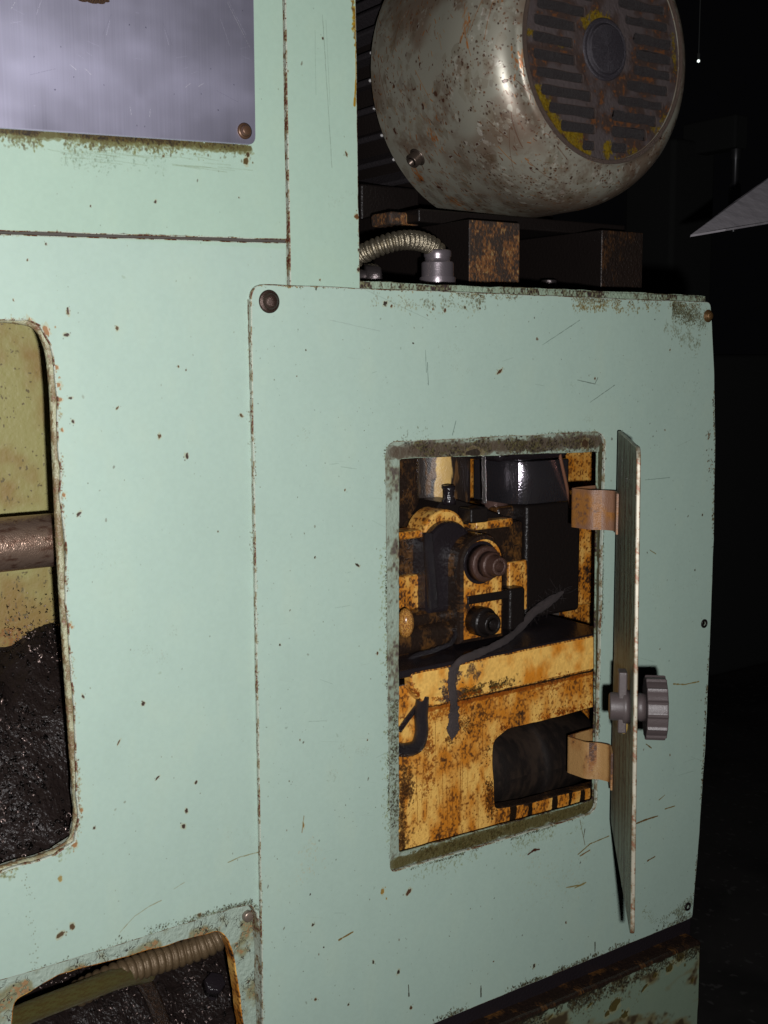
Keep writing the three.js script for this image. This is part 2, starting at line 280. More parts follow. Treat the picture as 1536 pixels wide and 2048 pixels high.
  S.chip(493, 322, 2.0, '#4a3a1c', 1, 0); S.chip(496, 310, 1.4, '#3c2c14');
  // window edge: broken paint and rust
  const win = [[0, 640], [50, 642], [85, 655], [108, 700], [116, 780], [120, 900], [128, 1100], [140, 1300], [152, 1500], [160, 1640], [150, 1690], [110, 1715], [40, 1735], [0, 1747]];
  S.grime(win, 4.4, ['#7a6238', '#8a7448', '#5a4222', '#8a8258'], 1100, 0.35, 0.55); S.grime(win, 2.0, ['#5a3018', '#3a2014', '#6a4426'], 900, 0.3, 0.85); S.grime(win.slice(10), 7, OLIVE, 700, 0.5, 0.5, -0.1);
  for (const [x, y, r, k] of [[60, 648, 2.4, 1.6], [92, 662, 2.2, 1.4], [116, 770, 2.6, 0.5], [118, 800, 2.2, 0.6], [112, 735, 1.8, 0.8], [124, 860, 1.1], [128, 990, 1.2], [140, 1250, 1.1], [144, 1255, 0.8], [163, 1620, 1.2], [150, 1690, 1.8]]) S.chip(x, y, r, '#8a6440', k, 1.4);
  // cutout at the bottom: crazed, oily paint along the edge
  const cut = [[0, 1962], [120, 1925], [250, 1885], [390, 1840], [470, 1815], [500, 1808], [524, 1825]];
  S.grime(cut, 3, ['#2a261a', '#4a4a30', '#17140e', '#5e6440'], 1500, 0.28, 0.75, -0.1); S.grime([[230, 1880], [400, 1834], [505, 1806]], 4, ['#15120c', '#2a2418', '#4c5238'], 600, 0.3, 0.8, -0.2);
}
const COV = [[0.36, 0.86], [0.70, 1.32]];
const cover = new Sheet(...COV[0], ...COV[1], 2048, 2048, 0, greenLow);
{
  const S = cover;
  S.specks(1500, ['#4a4030', '#5c6458', '#33281c', '#7d8d80'], 0.12, 0.4, 0.6); S.specks(60, ['#4a2c1a', '#2a201a'], 0.35, 0.7, 0.8);
  for (const [x, y, r, k, a] of [[817, 1785, 1.7, 2, -0.7, 1], [626, 1850, 1], [747, 1924, 1], [797, 1944, 1.4], [822, 2015, 1.2], [1068, 1932, 1.5, 1, 0], [1132, 1845, 0.9], [631, 1999, 1], [697, 2009, 0.8], [755, 1307, 0.9], [630, 1115, 0.6], [715, 1130, 0.7, 3, 0.5], [1000, 743, 1.2, 3, -0.5], [890, 621, 1.1], [783, 612, 0.9], [866, 618, 0.8], [770, 607, 1.3, 1.6], [930, 615, 0.9], [960, 617, 0.7], [1190, 757, 0.8], [1262, 1010, 0.6], [612, 700, 0.5], [690, 980, 0.6], [560, 1290, 0.6], [735, 1480, 0.5], [600, 1480, 0.5], [1340, 700, 0.7], [1330, 860, 0.6], [1390, 1140, 0.7], [1405, 1030, 0.8], [1340, 1510, 0.7]]) S.chip(x, y, r, rnd() < 0.5 ? '#4a3020' : '#2e2620', k ?? 1.2, a ?? rnd() * 3);
  S.chip(765, 1783, 1.9, '#8a6a30'); S.chip(773, 1797, 0.7, '#8a6a30'); S.chip(607, 1650, 0.7, '#7a6238', 3, 1.4);
  for (const [p, w, c] of [[[[678, 1880], [706, 1864]], 1.0, '#6a5024'], [[[1150, 1776], [1172, 1765]], 1.1, '#7a6a3a'], [[[1133, 1775], [1160, 1770]], 0.8, '#7a6a3a'], [[[1056, 1709], [1068, 1700], [1079, 1699]], 1.6, '#3c1c10'], [[[1156, 1709], [1180, 1688], [1218, 1672]], 0.7, '#6a5424'], [[[1268, 1649], [1290, 1640], [1316, 1632]], 1.1, '#5c3f1c'], [[[1330, 1618], [1350, 1612]], 0.9, '#6a5024'], [[[1295, 1722], [1310, 1713]], 1, '#5c3f1c'], [[[1347, 1368], [1370, 1369], [1398, 1363]], 0.9, '#7a6a3c'], [[[817, 1970], [818, 1992]], 0.9, '#2c2418'], [[[962, 1972], [962, 1993]], 1.0, '#2c2418'], [[[1190, 1885], [1190, 1903]], 1, '#2c2418'], [[[1170, 1658], [1167, 1676]], 0.7, '#3c2c1a'], [[[1292, 1488], [1303, 1496]], 0.9, '#5c4a24'], [[[1300, 1100], [1312, 1108]], 0.7, '#6a5a2c'], [[[608, 1632], [604, 1665]], 0.5, '#7a6a48'], [[[855, 725], [857, 770]], 0.4, '#55655c'], [[[851, 700], [853, 745]], 0.3, '#55655c'], [[[912, 842], [905, 870]], 0.4, '#55655c'], [[[1180, 805], [1230, 770]], 0.3, '#4e5a50'], [[[1155, 760], [1190, 768], [1196, 755]], 0.35, '#3e463e'], [[[1085, 690], [1160, 640]], 0.3, '#5a6a60'], [[[1290, 960], [1340, 955]], 0.3, '#62746a'], [[[660, 640], [760, 662]], 0.25, '#8a9a90'], [[[690, 560], [860, 640]], 0.2, '#7c8c80'], [[[1160, 1640], [1170, 1690]], 0.4, '#5a4a2c'], [[[1180, 1700], [1160, 1712]], 0.9, '#6a4a20'], [[[1318, 1600], [1330, 1590]], 0.6, '#6a5024']]) S.line(p, w, c, 0.9, -45);
  for (let i = 0; i < 90; i++) { const x = rr(530, 1400), y = rr(630, 1950), a = rr(-0.5, 0.5), l = rr(6, 36); S.line([[x, y], [x + l * Math.cos(a), y + l * Math.sin(a)]], rr(0.12, 0.25), rnd() < 0.5 ? '#6c7c70' : '#8e9e92', 0.55, -14); }
  // dirt worked in round the opening
  const hole = [[790, 884], [1000, 874], [1190, 863], [1209, 880], [1205, 1200], [1194, 1600], [1170, 1632], [1000, 1685], [800, 1744], [779, 1730], [774, 1300], [770, 900], [790, 884]];
  S.grime(hole, 3.4, ['#4c4c34', '#5c603c', '#2a261c', '#6c7050'], 2800, 0.25, 0.42); S.grime(hole, 1.7, ['#17140e', '#2a2418', '#4c4a2c'], 3600, 0.3, 0.9);
  S.grime([[770, 950], [775, 1350], [783, 1730]], 9, OLIVE, 900, 0.5, 0.4, 0.2); S.grime([[800, 1752], [1000, 1695], [1170, 1640]], 9, ['#5c5c38', '#6e7450'], 800, 0.5, 0.4, 0.2);
  S.grime([[800, 872], [910, 866]], 8, ['#3c3a2c', '#5e6450'], 260, 0.4, 0.5, -0.2);
  // left edge, corner screw, top edge, right corners
  S.grime([[505, 600], [512, 1000], [518, 1500], [529, 2040]], 1.1, ['#8a8a60', '#5a3a20', '#a8a888', '#3c2a1a'], 900, 0.22, 0.7);
  S.grime([[520, 612], [560, 600], [566, 636], [530, 640], [515, 615]], 8, ['#4a4430', '#2e281c', '#7a6038'], 620, 0.45, 0.65); S.grime([[540, 636], [566, 646]], 7, ['#3a3c34', '#5e665c'], 160, 0.4, 0.6);
  S.grime([[520, 570], [720, 572], [900, 580]], 2.4, ['#4a3418', '#7a5a2c', '#241a10'], 640, 0.45, 0.8);
  S.grime([[740, 600], [820, 610], [960, 616]], 9, ['#6a6a4c', '#8a8a68', '#55452c'], 420, 0.4, 0.5); S.grime([[840, 606], [1000, 605]], 7, ['#3c3420', '#55553c'], 280, 0.5, 0.5);
  S.grime([[900, 586], [1030, 592], [1200, 600], [1415, 612]], 5, ['#3c2c14', '#5a4018', '#241a0c', '#6a5a30'], 4200, 0.3, 0.65, 0.05); S.grime([[1060, 604], [1240, 612], [1330, 612]], 6, ['#6a5224', '#5a4a24'], 900, 0.5, 0.6, 0.2);
  S.grime([[1345, 612], [1385, 628], [1420, 636]], 13, ['#2a2416', '#453a20', '#33301c', '#5a5a3a'], 3400, 0.32, 0.55, 0.12); S.grime([[1330, 650], [1400, 690]], 14, ['#6a6a50', '#545a44'], 420, 0.5, 0.45);
  S.grime([[1424, 640], [1430, 900], [1422, 1200], [1405, 1550], [1388, 1800]], 2.4, ['#3c2a18', '#5e4a2a', '#241a12'], 1200, 0.45, 0.8); S.grime([[1418, 860], [1424, 980]], 7, ['#5a3c22', '#3a2a1c'], 160, 0.5, 0.7);
  S.chip(1408, 1247, 1.4, '#15110d'); S.grime([[1400, 1236], [1414, 1262]], 6, ['#3a3020', '#5a5a3c'], 120, 0.45, 0.7);
  S.grime([[1300, 1858], [1345, 1840], [1385, 1800]], 9, ['#2c2a18', '#4a4a2c', '#1a170f', '#6a6c48'], 2400, 0.3, 0.55, -0.1); S.grime([[1290, 1815], [1310, 1850]], 9, ['#6a6c48', '#54573a'], 200, 0.4, 0.5);
  S.grime([[864, 2046], [1050, 1972], [1250, 1888], [1383, 1832]], 5, ['#1c170f', '#352a18', '#4a4a30'], 2600, 0.45, 0.8, -0.1);
  S.grime([[600, 1690], [620, 1760]], 30, ['#a89a7c', '#8f9378'], 240, 0.5, 0.3); S.grime([[1030, 1760], [1180, 1740]], 40, ['#9a9474', '#7f8468'], 420, 0.45, 0.35); S.grime([[1220, 760], [1400, 800]], 60, ['#66766a', '#8a927c'], 500, 0.4, 0.35);
}
for (const [S, x, y, n] of [[cover, 1290, 1180, 260], [cover, 1150, 800, 260], [cover, 660, 1500, 200], [cover, 600, 900, 160], [cover, 900, 720, 260], [cover, 1330, 1480, 220], [front, 300, 1300, 120], [front, 420, 1660, 160], [front, 220, 1120, 100], [front, 640, 420, 120]]) for (let i = 0; i < 3; i++) { const a = rr(-0.4, 0.5), l = rr(20, 70), ox = gauss() * 50, oy = gauss() * 40; S.grime([[x + ox, y + oy], [x + ox + l * Math.cos(a), y + oy + l * Math.sin(a)]], rr(4, 12), ['#7f8c7c', '#8c9080', '#74806e'], n / 2, 0.3, 0.3); }
const gloss = { roughness: 0.46, bumpScale: 0.0006, clearcoat: 0.12, clearcoatRoughness: 0.35 };
M.front = std({ map: front.map(), bumpMap: front.bump(), ...gloss });
M.cover = std({ map: cover.map(), bumpMap: cover.bump(), ...gloss });
// cut edges: paint broken away in places down to rust
const edgeTex = tile(512, (u, v) => { const a = fbm(u * 14, v * 14, 201, 4, 14), c = fbm(u * 80, v * 80, 207, 2, 80); let q = mixc([0.36, 0.40, 0.33], [0.20, 0.17, 0.09], smooth(0.4, 0.6, a)); q = mixc(q, [0.10, 0.035, 0.016], smooth(0.52, 0.62, a * 0.5 + c * 0.5)); return q; });
M.edge = std({ map: scaled(edgeTex, 0.09), roughness: 0.6, bumpMap: scaled(fine, 0.04), bumpScale: 0.0006 });
const rimTex = tile(512, (u, v) => { const a = fbm(u * 12, v * 12, 261, 4, 12), c = fbm(u * 70, v * 70, 267, 2, 70); let q = mixc([0.31, 0.31, 0.20], [0.17, 0.13, 0.065], smooth(0.38, 0.58, a)); return mixc(q, [0.16, 0.09, 0.05], smooth(0.60, 0.70, a * 0.5 + c * 0.5)); });
const crazedTex = tile(768, (u, v) => { const wx = fbm(u * 12, v * 12, 241, 3, 12) * 0.06, a = fbm((u + wx) * 14, (v + wx) * 14, 243, 3, 14), b = fbm(u * 6, v * 6, 247, 3, 6), c = fbm(u * 60, v * 60, 249, 2, 60); let q = mixc([0.29, 0.36, 0.30], [0.20, 0.20, 0.115], smooth(0.42, 0.62, b)); const cr = Math.max(smooth(0.024, 0.008, Math.abs(a - 0.47)), smooth(0.020, 0.006, Math.abs(a - 0.58))); q = mixc(q, [0.03, 0.025, 0.018], cr * smooth(0.36, 0.52, b + 0.05)); return mixc(q, [0.27, 0.16, 0.075], smooth(0.60, 0.70, b * 0.6 + c * 0.4)); });
const dirtyGreenTex = tile(512, (u, v) => { const a = fbm(u * 10, v * 8, 211, 4, 10), c = fbm(u * 120, v * 90, 217, 3, 120); let q = mixc([0.24, 0.31, 0.23], [0.115, 0.105, 0.048], smooth(0.40, 0.58, a * 0.7 + c * 0.3)); q = mixc(q, [0.035, 0.022, 0.020], smooth(0.50, 0.62, a * 0.5 + c * 0.5)); return q; });
M.dirtyGreen = std({ map: scaled(dirtyGreenTex, 0.16), roughness: 0.55, bumpMap: scaled(bumpy, 0.05), bumpScale: 0.0009 });
const oliveTex = tile(768, (u, v) => { const a = fbm(u * 6, v * 6, 221, 4, 6), c = fbm(u * 100, v * 80, 227, 3, 100); let q = mixc([0.255, 0.235, 0.085], [0.21, 0.14, 0.04], smooth(0.42, 0.66, a)); q = mixc(q, [0.20, 0.09, 0.02], smooth(0.66, 0.8, a * 0.6 + c * 0.4)); q = mixc(q, [0.10, 0.08, 0.03], smooth(0.72, 0.80, c)); return q; });
M.olive = std({ map: scaled(oliveTex, 0.25), roughness: 0.5, bumpMap: scaled(bumpy, 0.08), bumpScale: 0.0003 });

// ---------------------------------------------------------------- housing
const housing = thing('machine_housing', 'pale green painted machine housing of large sheet panels with thin dark seams', 'machine', new THREE.Vector3(0.3, 0, -0.2));
{
  const s1 = 0.0009;
  const SL = xy(0, 465, ZF), SR = xy(575, 482, ZF), slope = (SR.y - SL.y) / (SR.x - SL.x), sy = (x) => SL.y + (x - SL.x) * slope;
  const vx = (y) => { const a = xy(568, 0, ZF), b = xy(578, 555, ZF); return a.x + (b.x - a.x) * (y - a.y) / (b.y - a.y); };
  part('upper_panel', slab(worn(poly([[-0.1, sy(-0.1) + s1], [vx(1.327) - s1, sy(0.405) + s1], [vx(1.7) - s1, 1.7], [-0.1, 1.7]], 0.001), 0.0003, 0.006, 2), ZF, 0.004, 0.0006), [M.front, M.edge], housing);
  const W = (l) => l.map((p) => xy(p[0], p[1], ZF));
  const winOut = [...W([[52, 641], [80, 652], [101, 690], [112, 770], [118, 900], [127, 1100], [139, 1300], [152, 1500], [160, 1635], [150, 1685], [110, 1712], [0, 1746]]), new THREE.Vector2(-0.02, xy(0, 1746, ZF).y + 0.003), new THREE.Vector2(-0.02, xy(0, 640, ZF).y), ...W([[0, 640]])];
  const rimPath = winOut.slice(0, 12).map((p) => new THREE.Vector3(p.x - 0.0006, p.y, ZF - 0.0046)); part('window_rim', boxUV(tube([new THREE.Vector3(-0.02, winOut[0].y, ZF - 0.0046), ...rimPath, new THREE.Vector3(-0.02, winOut[11].y, ZF - 0.0046)], 0.0026, 160, 12)), std({ map: scaled(rimTex, 0.14), roughness: 0.45, bumpMap: scaled(bumpy, 0.03), bumpScale: 0.0008 }), housing, 'thick worn rim of the window opening');
  const cutOut = [...W([[0, 1964], [250, 1887], [470, 1817], [500, 1812]]), ...W([[514, 1828], [522, 1900]]), new THREE.Vector2(0.3775, 0.56), new THREE.Vector2(-0.02, 0.56), new THREE.Vector2(-0.02, xy(0, 1964, ZF).y)];
  const lower = [[-0.1, 0.45], [0.4, 0.45], [vx(1.29) - s1, 1.28], [vx(1.32) - s1, sy(0.404) - s1], [-0.1, sy(-0.1) - s1]];
  part('lower_panel', slab(worn(poly(lower, 0.001), 0.0003, 0.006, 4), ZF, 0.011, 0.0008, [worn(winOut, 0.0013, 0.003, 7), worn(cutOut, 0.0006, 0.003, 9)]), [M.front, M.edge], housing, 'large lower sheet with a window opening and a bottom cutout');
  const pr = (y) => { const a = xy(712, 0, ZF), b = xy(720, 560, ZF); return a.x + (b.x - a.x) * (y - a.y) / (b.y - a.y); };
  part('corner_post', slab(worn(poly([[vx(1.26) + s1, 1.262], [pr(1.262), 1.262], [pr(1.7), 1.7], [vx(1.7) + s1, 1.7]], 0.0012), 0.00035, 0.005, 11), ZF, 0.03, 0.0007), [M.front, M.edge], housing);
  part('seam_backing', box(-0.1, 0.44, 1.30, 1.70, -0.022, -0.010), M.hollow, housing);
  part('cabinet_side', box(0.446, 0.458, 1.30, 1.70, -0.40, -0.036), M.dirtyGreen, housing);
  // the flange behind the bottom cutout, with its own smaller opening
  const zc = -0.0165, C = (l) => l.map((p) => xy(p[0], p[1], zc));
  const inner = poly([...C([[28, 2004], [120, 1952], [300, 1900], [440, 1862], [462, 1890], [486, 2060]]), new THREE.Vector2(0.352, 0.55), new THREE.Vector2(0.17, 0.55)], [0.006, 0.003, 0.003, 0.006, 0.006, 0, 0, 0]);
  part('cutout_flange', slab([[-0.05, 0.54], [0.395, 0.54], [0.395, 0.90], [-0.05, 0.90]].map((p) => new THREE.Vector2(...p)), zc, 0.012, 0.0008, [worn(inner, 0.0008, 0.004, 21)]), [std({ map: scaled(crazedTex, 0.09), roughness: 0.45, bumpMap: scaled(bumpy, 0.05), bumpScale: 0.0008 }), M.yellow], housing, 'recessed flange with crazed oily green paint');
  // the edge of the machine body that stands up behind the cover's top edge, right side and plinth
  const T0 = xy(716, 561, -0.0055), T1 = xy(1412, 591, -0.0055);
  part('body_rim', slab(worn(poly([[0.44, 1.20], [T1.x, 1.20], [T1.x, T1.y], [T0.x, T0.y], [0.44, T0.y]], 0.001), 0.0006, 0.004, 31), -0.0055, 0.006, 0.0006, [poly([[0.46, 1.19], [0.80, 1.19], [0.80, 1.205], [0.46, 1.205]])]), M.dirtyGreen, housing, 'chipped rusty rim of the body above the cover');
  part('top_plate', box(0.44, 0.845, 1.276, 1.284, -0.62, -0.013), M.rust, housing);
  part('right_wall', box(0.822, 0.832, 0.62, 1.275, -0.62, -0.013), M.yellow, housing);
  part('back_wall', box(-0.1, 0.84, 0.60, 1.275, -0.632, -0.622), M.dirtyGreen, housing);
  part('divider_wall', box(0.40, 0.41, 0.60, 1.275, -0.62, -0.016), M.oily, housing);
  part('side_bracket', box(0.8445, 0.8515, xy(1436, 1000).y, xy(1440, 812).y, -0.06, -0.02, 0.002), std({ color: lin(0.3, 0.4, 0.33), roughness: 0.5 }), housing);
  const PB = xy(1404, 1880, 0.012);
  const plinthSheet = new Sheet(0.40, 0.90, 0.50, 0.75, 1024, 512, 0.012, (x, y) => { const q = greenLow(x, y).map((k, i) => k * [0.5, 0.5, 0.42][i]), a = fbm(x * 26, y * 60, 301, 4), c = fbm(x * 180, y * 180, 305, 2); return mixc(mixc(q, [0.15, 0.13, 0.06], smooth(0.5, 0.66, a) * 0.9), [0.05, 0.035, 0.018], smooth(0.56, 0.66, a * 0.7 + c * 0.3)); });  // green darkened all over to imitate the flash beam weakening; brown blotches are dirt
  for (const [x, y, r, k] of [[1360, 1915, 9, 1], [1340, 1935, 6, 1.2], [1310, 1950, 5, 1], [1325, 1912, 6, 0.7], [1230, 2010, 7, 1.6], [1250, 2030, 6, 1.2], [1215, 2028, 4, 1.5], [1385, 1960, 4, 1], [1290, 1975, 2.5, 3], [1180, 2010, 2, 3], [1100, 2035, 2, 3]]) plinthSheet.chip(x, y, r * 0.7, '#4a3f1c', k, -0.5);
  plinthSheet.line([[990, 2062], [1200, 1970], [1404, 1880]], 6, '#17130d', 0.9, -20, 2); plinthSheet.grime([[1000, 2066], [1200, 1978], [1400, 1890]], 14, ['#15120d', '#2a2416', '#3c3420'], 4600, 0.6, 0.85, 0.15); plinthSheet.grime([[1060, 2040], [1300, 1960]], 30, DIRT, 700, 0.5, 0.6);
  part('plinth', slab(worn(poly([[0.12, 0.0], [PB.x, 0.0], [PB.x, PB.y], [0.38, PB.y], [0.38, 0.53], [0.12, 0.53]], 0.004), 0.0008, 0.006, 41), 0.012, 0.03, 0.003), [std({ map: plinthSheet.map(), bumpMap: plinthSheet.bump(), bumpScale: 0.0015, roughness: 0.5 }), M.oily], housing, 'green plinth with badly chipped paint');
  part('plinth_ledge', slab(worn(poly([[0.39, PB.y - 0.01], [0.842, PB.y - 0.01], [0.842, 0.728], [0.39, 0.728]], 0.001), 0.001, 0.005, 43), -0.006, 0.04, 0.001), M.wetBlack, housing, 'oily black gap above the plinth');
  part('side_skirt', box(PB.x - 0.03, PB.x - 0.003, 0, PB.y - 0.004, -0.6, -0.019), M.dirtyGreen, housing);
  part('window_back_wall', box(-0.1, 0.399, 0.60, 1.30, -0.150, -0.138), M.olive, housing, 'stained olive wall behind the window opening');
  part('window_floor', box(-0.1, 0.399, 0.868, 0.876, -0.137, -0.030), M.black, housing);
  part('cutout_floor', box(-0.1, 0.399, 0.645, 0.655, -0.137, -0.030), M.black, housing);
}

// ---------------------------------------------------------------- brushed steel plate
const plate = thing('steel_plate', 'brushed stainless steel plate screwed to the upper green panel', 'plate', new THREE.Vector3(0.2, 1.45, ZF));
{
  const zp = 0.004, n = 1024, d = new Uint8Array(n * n * 4), b = new Uint8Array(n * n * 4);
  for (let j = 0; j < n; j++) for (let i = 0; i < n; i++) {
    const u = i / n, v = j / n, streak = 0.6 * fbm(u * 420, v * 5, 401, 2) + 0.4 * fbm(u * 60, v * 2, 405, 2), m = fbm(u * 5, v * 7, 409, 4), o = (j * n + i) * 4;
    const k = 0.92 + 0.035 * (streak - 0.5) + 0.16 * (m - 0.5);
    d[o] = toS(0.66 * k); d[o + 1] = toS(0.645 * k); d[o + 2] = toS(0.82 * k); d[o + 3] = 255;
    b[o] = b[o + 1] = b[o + 2] = 255 * (0.42 + 0.32 * m + 0.05 * streak); b[o + 3] = 255;
  }
  const scratch = (x0, y0, x1, y1, k) => { const L = Math.ceil(Math.hypot(x1 - x0, y1 - y0)); for (let i = 0; i <= L; i++) { const x = Math.round(x0 + (x1 - x0) * i / L), y = Math.round(y0 + (y1 - y0) * i / L); if (x < 0 || y < 0 || x >= n || y >= n || rnd() < 0.25) continue; const o = (y * n + x) * 4; for (let c = 0; c < 3; c++) d[o + c] = Math.max(0, Math.min(255, d[o + c] + k)); b[o] = b[o + 1] = b[o + 2] = Math.min(255, b[o] + 10); } };
  const pp = (px, py) => { const p = at(px, py, zp), m = (t) => { const w = ((t / 0.3) % 2 + 2) % 2; return (w > 1 ? 2 - w : w) * n; }; return [m(p.x), m(p.y)]; };   // the texture mirrors every 0.3 m
  for (const [a0, b0, a1, b1, k] of [[455, 5, 500, 95, 45], [458, 4, 492, 70, 30], [442, 40, 460, 92, 35], [60, 150, 110, 138, -28], [140, 130, 152, 140, 40], [170, 138, 182, 150, 40], [40, 165, 120, 157, -10], [205, 70, 222, 30, -26], [260, 215, 262, 230, 40], [330, 60, 338, 90, 24]]) scratch(...pp(a0, b0), ...pp(a1, b1), k);
  for (let i = 0; i < 120; i++) { const x = rnd() * n, y = rnd() * n, a = rr(-0.5, 0.3), l = rr(4, 26); scratch(x, y, x + l * Math.cos(a), y + l * Math.sin(a), rr(-10, 10)); }
  for (let i = 0; i < 90; i++) { const x = rnd() * n, y = rnd() * n; for (let k = 0; k < 3; k++) scratch(x + rnd() * 2, y + k, x + rr(1, 3), y + k, -60); }
  const tc = new THREE.DataTexture(d, n, n), tr = new THREE.DataTexture(b, n, n);
  for (const t of [tc, tr]) { t.magFilter = THREE.LinearFilter; t.wrapS = t.wrapT = THREE.MirroredRepeatWrapping; t.repeat.set(1 / 0.3, 1 / 0.3); t.needsUpdate = true; } tc.colorSpace = THREE.SRGBColorSpace;
  const steel = std({ map: tc, roughnessMap: tr, roughness: 0.86, metalness: 0.92, anisotropy: 0.45, anisotropyRotation: Math.PI / 2, bumpMap: tr, bumpScale: 0.00001 });
  const BL = xy(0, 256, zp), BR = xy(512, 290, zp), TR = xy(508, 0, zp), k = (BR.y - BL.y) / (BR.x - BL.x), top = 1.68;
  part('sheet', slab(poly([[-0.05, BL.y + k * (-0.05 - BL.x)], [BR.x, BR.y], [BR.x + (TR.x - BR.x) / (TR.y - BR.y) * (top - BR.y), top], [-0.05, top]], [0, 0.006, 0, 0]), zp, 0.0025, 0.0007), steel, plate);
  part('spacer', slab(poly([[-0.04, BL.y + k * (-0.04 - BL.x) + 0.004], [BR.x - 0.004, BR.y + 0.004], [BR.x - 0.004, top - 0.01], [-0.04, top - 0.01]]), 0.0015, 0.0055, 0.0003), M.oily, plate);
  const sc = at(489, 262, zp), screw = part('screw', turned([[0, -0.004], [0.0052, -0.004], [0.0052, 0.0004], [0.0040, 0.0010], [0.0034, 0.0010], [0.0032, 0.0032], [0.0024, 0.0040], [0, 0.0040]], sc, Z), std({ color: lin(0.11, 0.06, 0.035), metalness: 0.5, roughness: 0.4 }), plate, 'brown rusty screw');
  for (const [px, py, r] of [[185, 0, 1], [165, -2, 0.8], [200, 3, 0.7], [212, 1, 0.5]]) { const p = at(px, py, zp); part('rust_spot', new THREE.SphereGeometry(0.003 * r, 12, 6).scale(1.6, 0.7, 0.12).translate(p.x, p.y, p.z), M.rust, plate); }
}

// ---------------------------------------------------------------- access cover with its opening
const accessCover = thing('access_cover', 'pale green access cover sheet with a rectangular service opening', 'cover', new THREE.Vector3(0.6, 0.717, -0.002));
{
  const O = (l) => l.map((p) => xy(p[0], p[1], 0));
  const out = poly([...O([[527, 2049]]).map((p) => new THREE.Vector2(0.3735, 0.717)), xy(1385, 1836), xy(1397, 1700), xy(1411, 1500), xy(1422, 1250), xy(1428, 1080), xy(1431, 880), xy(1429, 740), xy(1422, 604), xy(501, 567)], [0.002, 0.004, 0, 0, 0, 0, 0, 0, 0.005, 0.011]);
  const hole = worn(poly(O([[771, 885], [1210, 864], [1193, 1624], [782, 1744]]), [0.011, 0.012, 0.012, 0.006]), 0.0005, 0.004, 51);
  part('cover_sheet', slab(worn(out, 0.0003, 0.008, 53), 0, 0.0035, 0.0007, [hole]), [M.cover, M.edge], accessCover);
  const zl = -0.0062, L = (l) => l.map((p) => xy(p[0], p[1], zl));
  const lipIn = worn(poly(L([[799, 917], [1195, 904], [1187, 1600], [798, 1706]]), 0.003), 0.0004, 0.004, 55);
  // dirt and bare paint on the lip, copied from the photograph
  const S = new Sheet(0.46, 0.73, 0.83, 1.21, 1024, 1440, zl, (x, y) => { const a = fbm(x * 46, y * 38, 501, 4), c = fbm(x * 420, y * 320, 507, 3); let q = mixc([0.25, 0.31, 0.25], [0.16, 0.165, 0.105], smooth(0.42, 0.66, a * 0.6 + c * 0.4)); return mixc(q, [0.085, 0.068, 0.056], smooth(0.52, 0.70, a * 0.45 + c * 0.55)); });
  S.line([[780, 905], [1000, 893], [1205, 882]], 10, '#4a3f33', 0.42, 0, 4); S.line([[785, 1728], [1000, 1664], [1190, 1610]], 10, '#4c4424', 0.5, 0, 4); S.line([[1202, 890], [1190, 1610]], 6, '#3e3a26', 0.6, 0, 2);
  S.grime([[790, 905], [1000, 895], [1195, 885]], 12, ['#2e261e', '#453c22', '#1c1612', '#55522f'], 3800, 0.6, 0.75); S.grime([[790, 1725], [1000, 1665], [1180, 1612]], 12, ['#4a4020', '#5c5430', '#33290f', '#3e3a1c'], 4200, 0.6, 0.8); S.grime([[790, 1400], [790, 1720]], 9, ['#3a3526', '#2a241c', '#555a40'], 1200, 0.5, 0.7); S.grime([[1200, 900], [1190, 1600]], 4, ['#2c281a', '#45442a'], 1400, 0.5, 0.8);
  S.chip(1170, 886, 4, '#3a2818'); S.chip(800, 1110, 3.4, '#3c2a20', 0.7); S.chip(948, 905, 4, '#2c241c', 2, 0);
  const lipOut = [[0.470, 0.838], [0.722, 0.838], [0.722, 1.202], [0.470, 1.202]].map((p) => new THREE.Vector2(...p));
  part('opening_lip', slab(lipOut, zl, 0.002, 0.0004, [lipIn]), [std({ map: S.map(), bumpMap: scaled(bumpy, 0.04), bumpScale: 0.0005, roughness: 0.5 }), M.dirtyGreen], accessCover, 'recessed lip of the opening caked with dirt');
  const screwProf = [[0, -0.003], [0.0078, -0.003], [0.0078, 0.0006], [0.0070, 0.0012], [0.0054, 0.0014], [0.0054, 0.0024], [0.0048, 0.0042], [0.0030, 0.0054], [0, 0.0058]];
  for (const [px, py, k, col] of [[538, 603, 1, lin(0.055, 0.034, 0.026)], [1416, 632, 0.72, lin(0.13, 0.07, 0.025)]]) part('screw', turned(screwProf.map(([r, h]) => [r * k, h * k]), at(px, py, 0), Z), std({ color: col, metalness: 0.55, roughness: 0.38, bumpMap: scaled(fine, 0.02), bumpScale: 0.0002 }), accessCover);
  for (const [px, py] of [[1408, 1247], [1375, 1813]]) { const c = at(px, py, 0); part('hole_disc', turned([[0, -0.001], [0.0042, -0.001], [0.0042, 0.0007], [0.0036, 0.0012], [0.0021, 0.0012], [0.0021, -0.0005], [0, -0.0005]], c, Z, 16), M.black, accessCover); }  // black discs in place of open holes, their inner dark put into the colour
}

